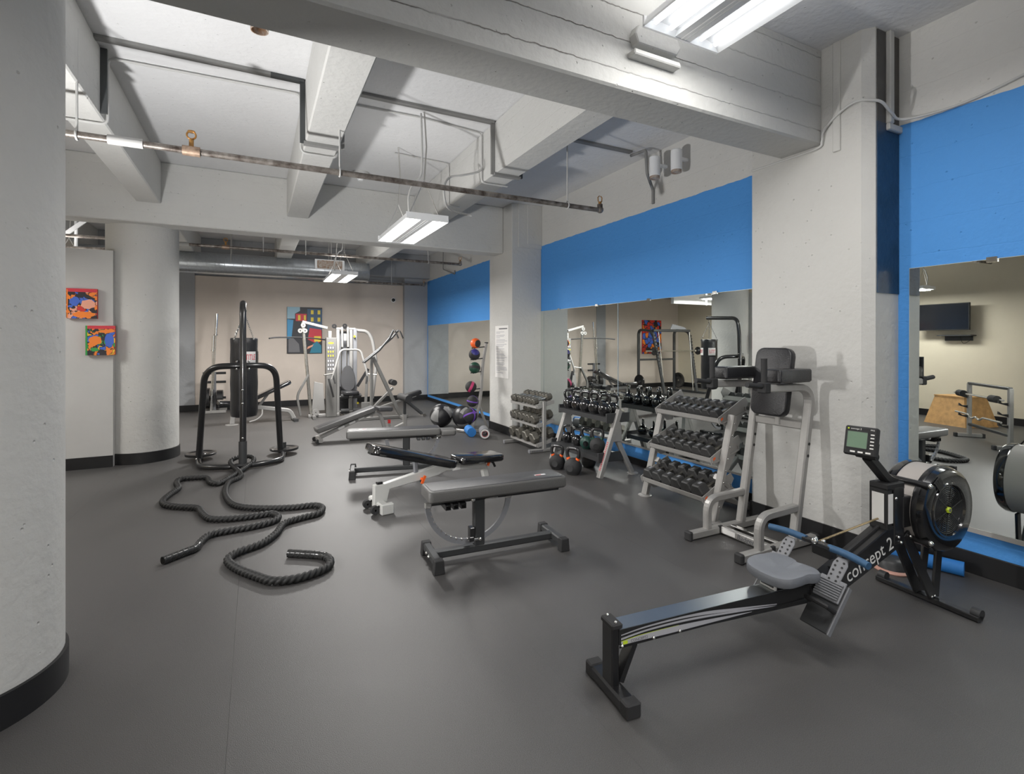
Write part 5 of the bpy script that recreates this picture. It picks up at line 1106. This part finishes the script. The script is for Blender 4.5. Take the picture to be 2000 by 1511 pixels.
# barbell tree
t = thing('plate_tree', 'silver plate tree with black pegs by the grey column', 'plate tree', (-.735, 11.62, 0))
MB().rect([(0,0,.03), (0,0,.80)], .06, .06, up=(1,0,0)).obj('post', 'plastic_grey', t)
for yy in (-.18, .18): MB().rect([(-.21,yy,.028), (.21,yy,.028)], .06, .055).obj('foot_bar', 'silver', t)
MB().rect([(0,-.18,.028), (0,.18,.028)], .05, .05).obj('base_bar', 'silver', t)
for z in (.285, .60, .775): MB().cyl((-.20,0,z), (.20,0,z), .024, seg=14).obj('peg', 'black_metal', t)
MB().cyl((.075,-.05,.10), (.075,-.05,.16), .03, seg=14).cyl((-.0,-.05,.70), (.0,-.05,.78), .0, seg=6).obj('bar_sleeve', 'black_metal', t)
for xx, r, tx in ((-.165,.205,'large black plate on the left of the plate tree'), (.06,.155,'smaller black plate on the right of the plate tree')):
    plate((-.735+xx-(.02), 11.62, .285), r, tx, rot=(0, R(90), 0), th=.11)
def barbell(label, p, q, sleeve=.40):
    p, q = Vector(p), Vector(q); d = (q-p).normalized(); t = thing('barbell', label, 'barbell', tuple(p)); L = (q-p).length
    MB().cyl((0,0,0), d*L, .0135, seg=12).obj('bar', 'chrome_worn', t)
    for a, b in ((0, sleeve), (L-sleeve, L)): MB().cyl(d*a, d*b, .024, seg=14).obj('sleeve', 'chrome', t)
    for a in (sleeve, L-sleeve-.03): MB().cyl(d*a, d*(a+.03), .037, seg=14).obj('collar', 'chrome', t)
    return t
barbell('tall steel barbell standing upright in the plate tree', (-.775,11.53,.03), (-.69,11.585,1.95))
barbell('shorter steel barbell standing beside the tall one', (-.79,11.50,.03), (-.745,11.53,1.52), .28)
# ================================================================ THINGS SEEN ONLY IN THE MIRRORS
t = thing('smith_machine', 'grey smith machine with toothed rails seen in the mirror', 'smith machine', (-2.4, 10.3, 0))
for s in (-1, 1):
    MB().rect(fillet([(s*.58,-.30,.04), (s*.66,.05,1.68), (s*.66,.62,1.74), (s*.66,.62,.04)], .16, 6), .06, .07, up=(0,1,0) if False else (1,0,0)).obj('side_frame', 'gunmetal', t)
    MB().cyl((s*.52,-.22,.06), (s*.56,-.05,1.66), .017, seg=12).obj('guide_rod', 'chrome', t); MB().rect([(s*.62,-.55,.03), (s*.62,.68,.03)], .07, .06).obj('base_rail', 'gunmetal', t)
    tm = MB()
    for k in range(16): z = .25+k*.085; x = s*(.60+.06*z/1.68); tm.prism([(0,0),(-.06,.035),(-.05,.05),(0,.03)], (x, -.27+.32*z/1.68, z), (0,1,0), (0,0,1), .03)
    tm.obj('rack_teeth', 'black_metal', t)
MB().rect([(-.66,.05,1.70), (.66,.05,1.70)], .08, .07).obj('top_beam', 'gunmetal', t); MB().rect([(-.66,.62,.9), (.66,.62,.9)], .05, .05).obj('rear_beam', 'gunmetal', t)
MB().prism([(-.30,0),(.30,0),(.22,.14),(-.22,.06)], (-.25,.05,1.74), (1,0,0), (0,0,1), .02).obj('logo_plate', 'plastic_grey', t)
barbell('barbell racked across the smith machine', (-3.45,10.16,1.15), (-1.35,10.16,1.15), .36)
for xx, zz, r in ((-3.2,1.15,.11), (-1.62,1.15,.11), (-3.1,.30,.22), (-1.66,.30,.20)): plate((xx, 10.16 if zz > 1 else 10.78, zz), r, 'black plate on the %s %s side of the smith machine' % ('upper' if zz > 1 else 'lower', 'left' if xx < -2.4 else 'right'), rot=(0, R(90), 0))
t = thing('television', 'black wall television on a swing arm above the cream wall', 'television', (XL, 5.55, 1.98))
MB().box(.20,.245,-.45,.45,-.26,.26).obj('casing', 'black_matte', t, .006); MB().box(.2455,.247,-.435,.435,-.245,.248).obj('screen', 'screen_off', t); MB().bar((.0,.1,0), (.20,.0,0), .06, .10).obj('wall_bracket', 'black_metal', t); MB().box(0,.03,-.1,.2,-.2,.2).obj('wall_plate', 'black_metal', t)
t = thing('media_shelf', 'small dark wall shelf with cables under the television', 'shelf', (XL, 5.35, 1.62))
MB().box(0,.20,-.25,.30,-.01,.01).obj('shelf_board', 'gunmetal', t); MB().box(.0,.02,-.2,.25,-.10,-.01).obj('bracket', 'gunmetal', t); MB().tube(spline([(.02,.0,-.02), (.02,-.05,-.15), (.02,-.15,-.10), (.02,-.2,-.02)], 4), .004, 6).obj('cable', 'black_matte', t)
t = thing('plyometric_box', 'plywood jump box with sloping sides near the cream wall', 'jump box', (-3.45, 4.95, 0), 12)
MB().add([(-.36,-.36,0),(.36,-.36,0),(.36,.36,0),(-.36,.36,0),(-.25,-.25,.50),(.25,-.25,.50),(.25,.25,.50),(-.25,.25,.50)], [(0,3,2,1),(0,1,5,4),(1,2,6,5),(2,3,7,6),(3,0,4,7)]).obj('side_panels', 'wood_ply', t); MB().box(-.26,.26,-.26,.26,.50,.52).obj('top_panel', 'wood_ply', t)
t = thing('barbell_rack', 'low silver rack of fixed barbells seen in the near mirror', 'barbell rack', (-2.02, 4.16, 0), -46)
for s in (-.0, 1.12):
    MB().rect([(s,0,.03), (s,0,.83)], .05, .06, up=(1,0,0)).obj('upright', 'silver', t); MB().rect([(s,-.16,.03), (s,.16,.03)], .06, .055).obj('foot_bar', 'silver', t)
    for yy in (-.17, .17): MB().cbox((s,yy,.03), (.064,.04,.06)).obj('rubber_foot', 'black_rubber', t, .005)
    for z in (.30,.45,.60): MB().prism([(0,0),(.10,.03),(.10,.07),(.06,.035),(0,.04)], (s,.03,z), (0,1,0), (0,0,1), .04).obj('bar_hook', 'black_metal', t)
MB().rect([(0,0,.83), (1.12,0,.83)], .05, .04).obj('top_rail', 'gunmetal', t); MB().rect([(0,0,.20), (1.12,0,.20)], .05, .04).obj('low_rail', 'gunmetal', t)
t2 = thing('curl_bar', 'chrome zigzag curl bar resting on the low barbell rack', 'barbell', (-2.02, 4.16, .0), -46)
MB().tube(fillet([(-.16,.11,.375), (.25,.11,.375), (.36,.11,.325), (.46,.11,.365), (.56,.11,.325), (.67,.11,.375), (1.15,.11,.375)], .03, 3), .014, 10).obj('bar', 'chrome', t2)
t2 = thing('fixed_barbell', 'straight steel barbell on the upper hooks of the low rack', 'barbell', (-2.02, 4.16, .0), -46)
MB().cyl((-.20,.11,.675), (1.2,.11,.675), .014, seg=10).obj('bar', 'chrome', t2); MB().cyl((-.05,.11,.675), (.1,.11,.675), .05, seg=16).cyl((.9,.11,.675), (1.05,.11,.675), .05, seg=16).obj('weight_head', 'black_rubber', t2)
# small joined pieces, too small to pick apart one by one
SMALL = set('bolt peg_hole weight_mark rack_teeth buttons rivet chain printed_lines stop_pin grille_rings grille_spokes heel_ridges exercise_icon guide_rod pull_pin hanger post coupling printed_strip socket_tube clip trim hanger_chain air_grille grille_frame strap stay base_tube handle_bolt damper_lever screen_bezel sprinkler_head bar_sleeve weight_head ball_hook print_shape'.split())
for o in C.objects:
    if o.parent and o.name.split('.')[0] in SMALL and o.type == 'MESH':
        bm = bmesh.new(); bm.from_mesh(o.data); seen = set(); n = 0
        for v in bm.verts:
            if v in seen: continue
            n += 1; st = [v]; seen.add(v)
            while st:
                a = st.pop()
                for e in a.link_edges:
                    q = e.other_vert(a)
                    if q not in seen: seen.add(q); st.append(q)
        bm.free()
        if n > 1: o['kind'] = 'stuff'
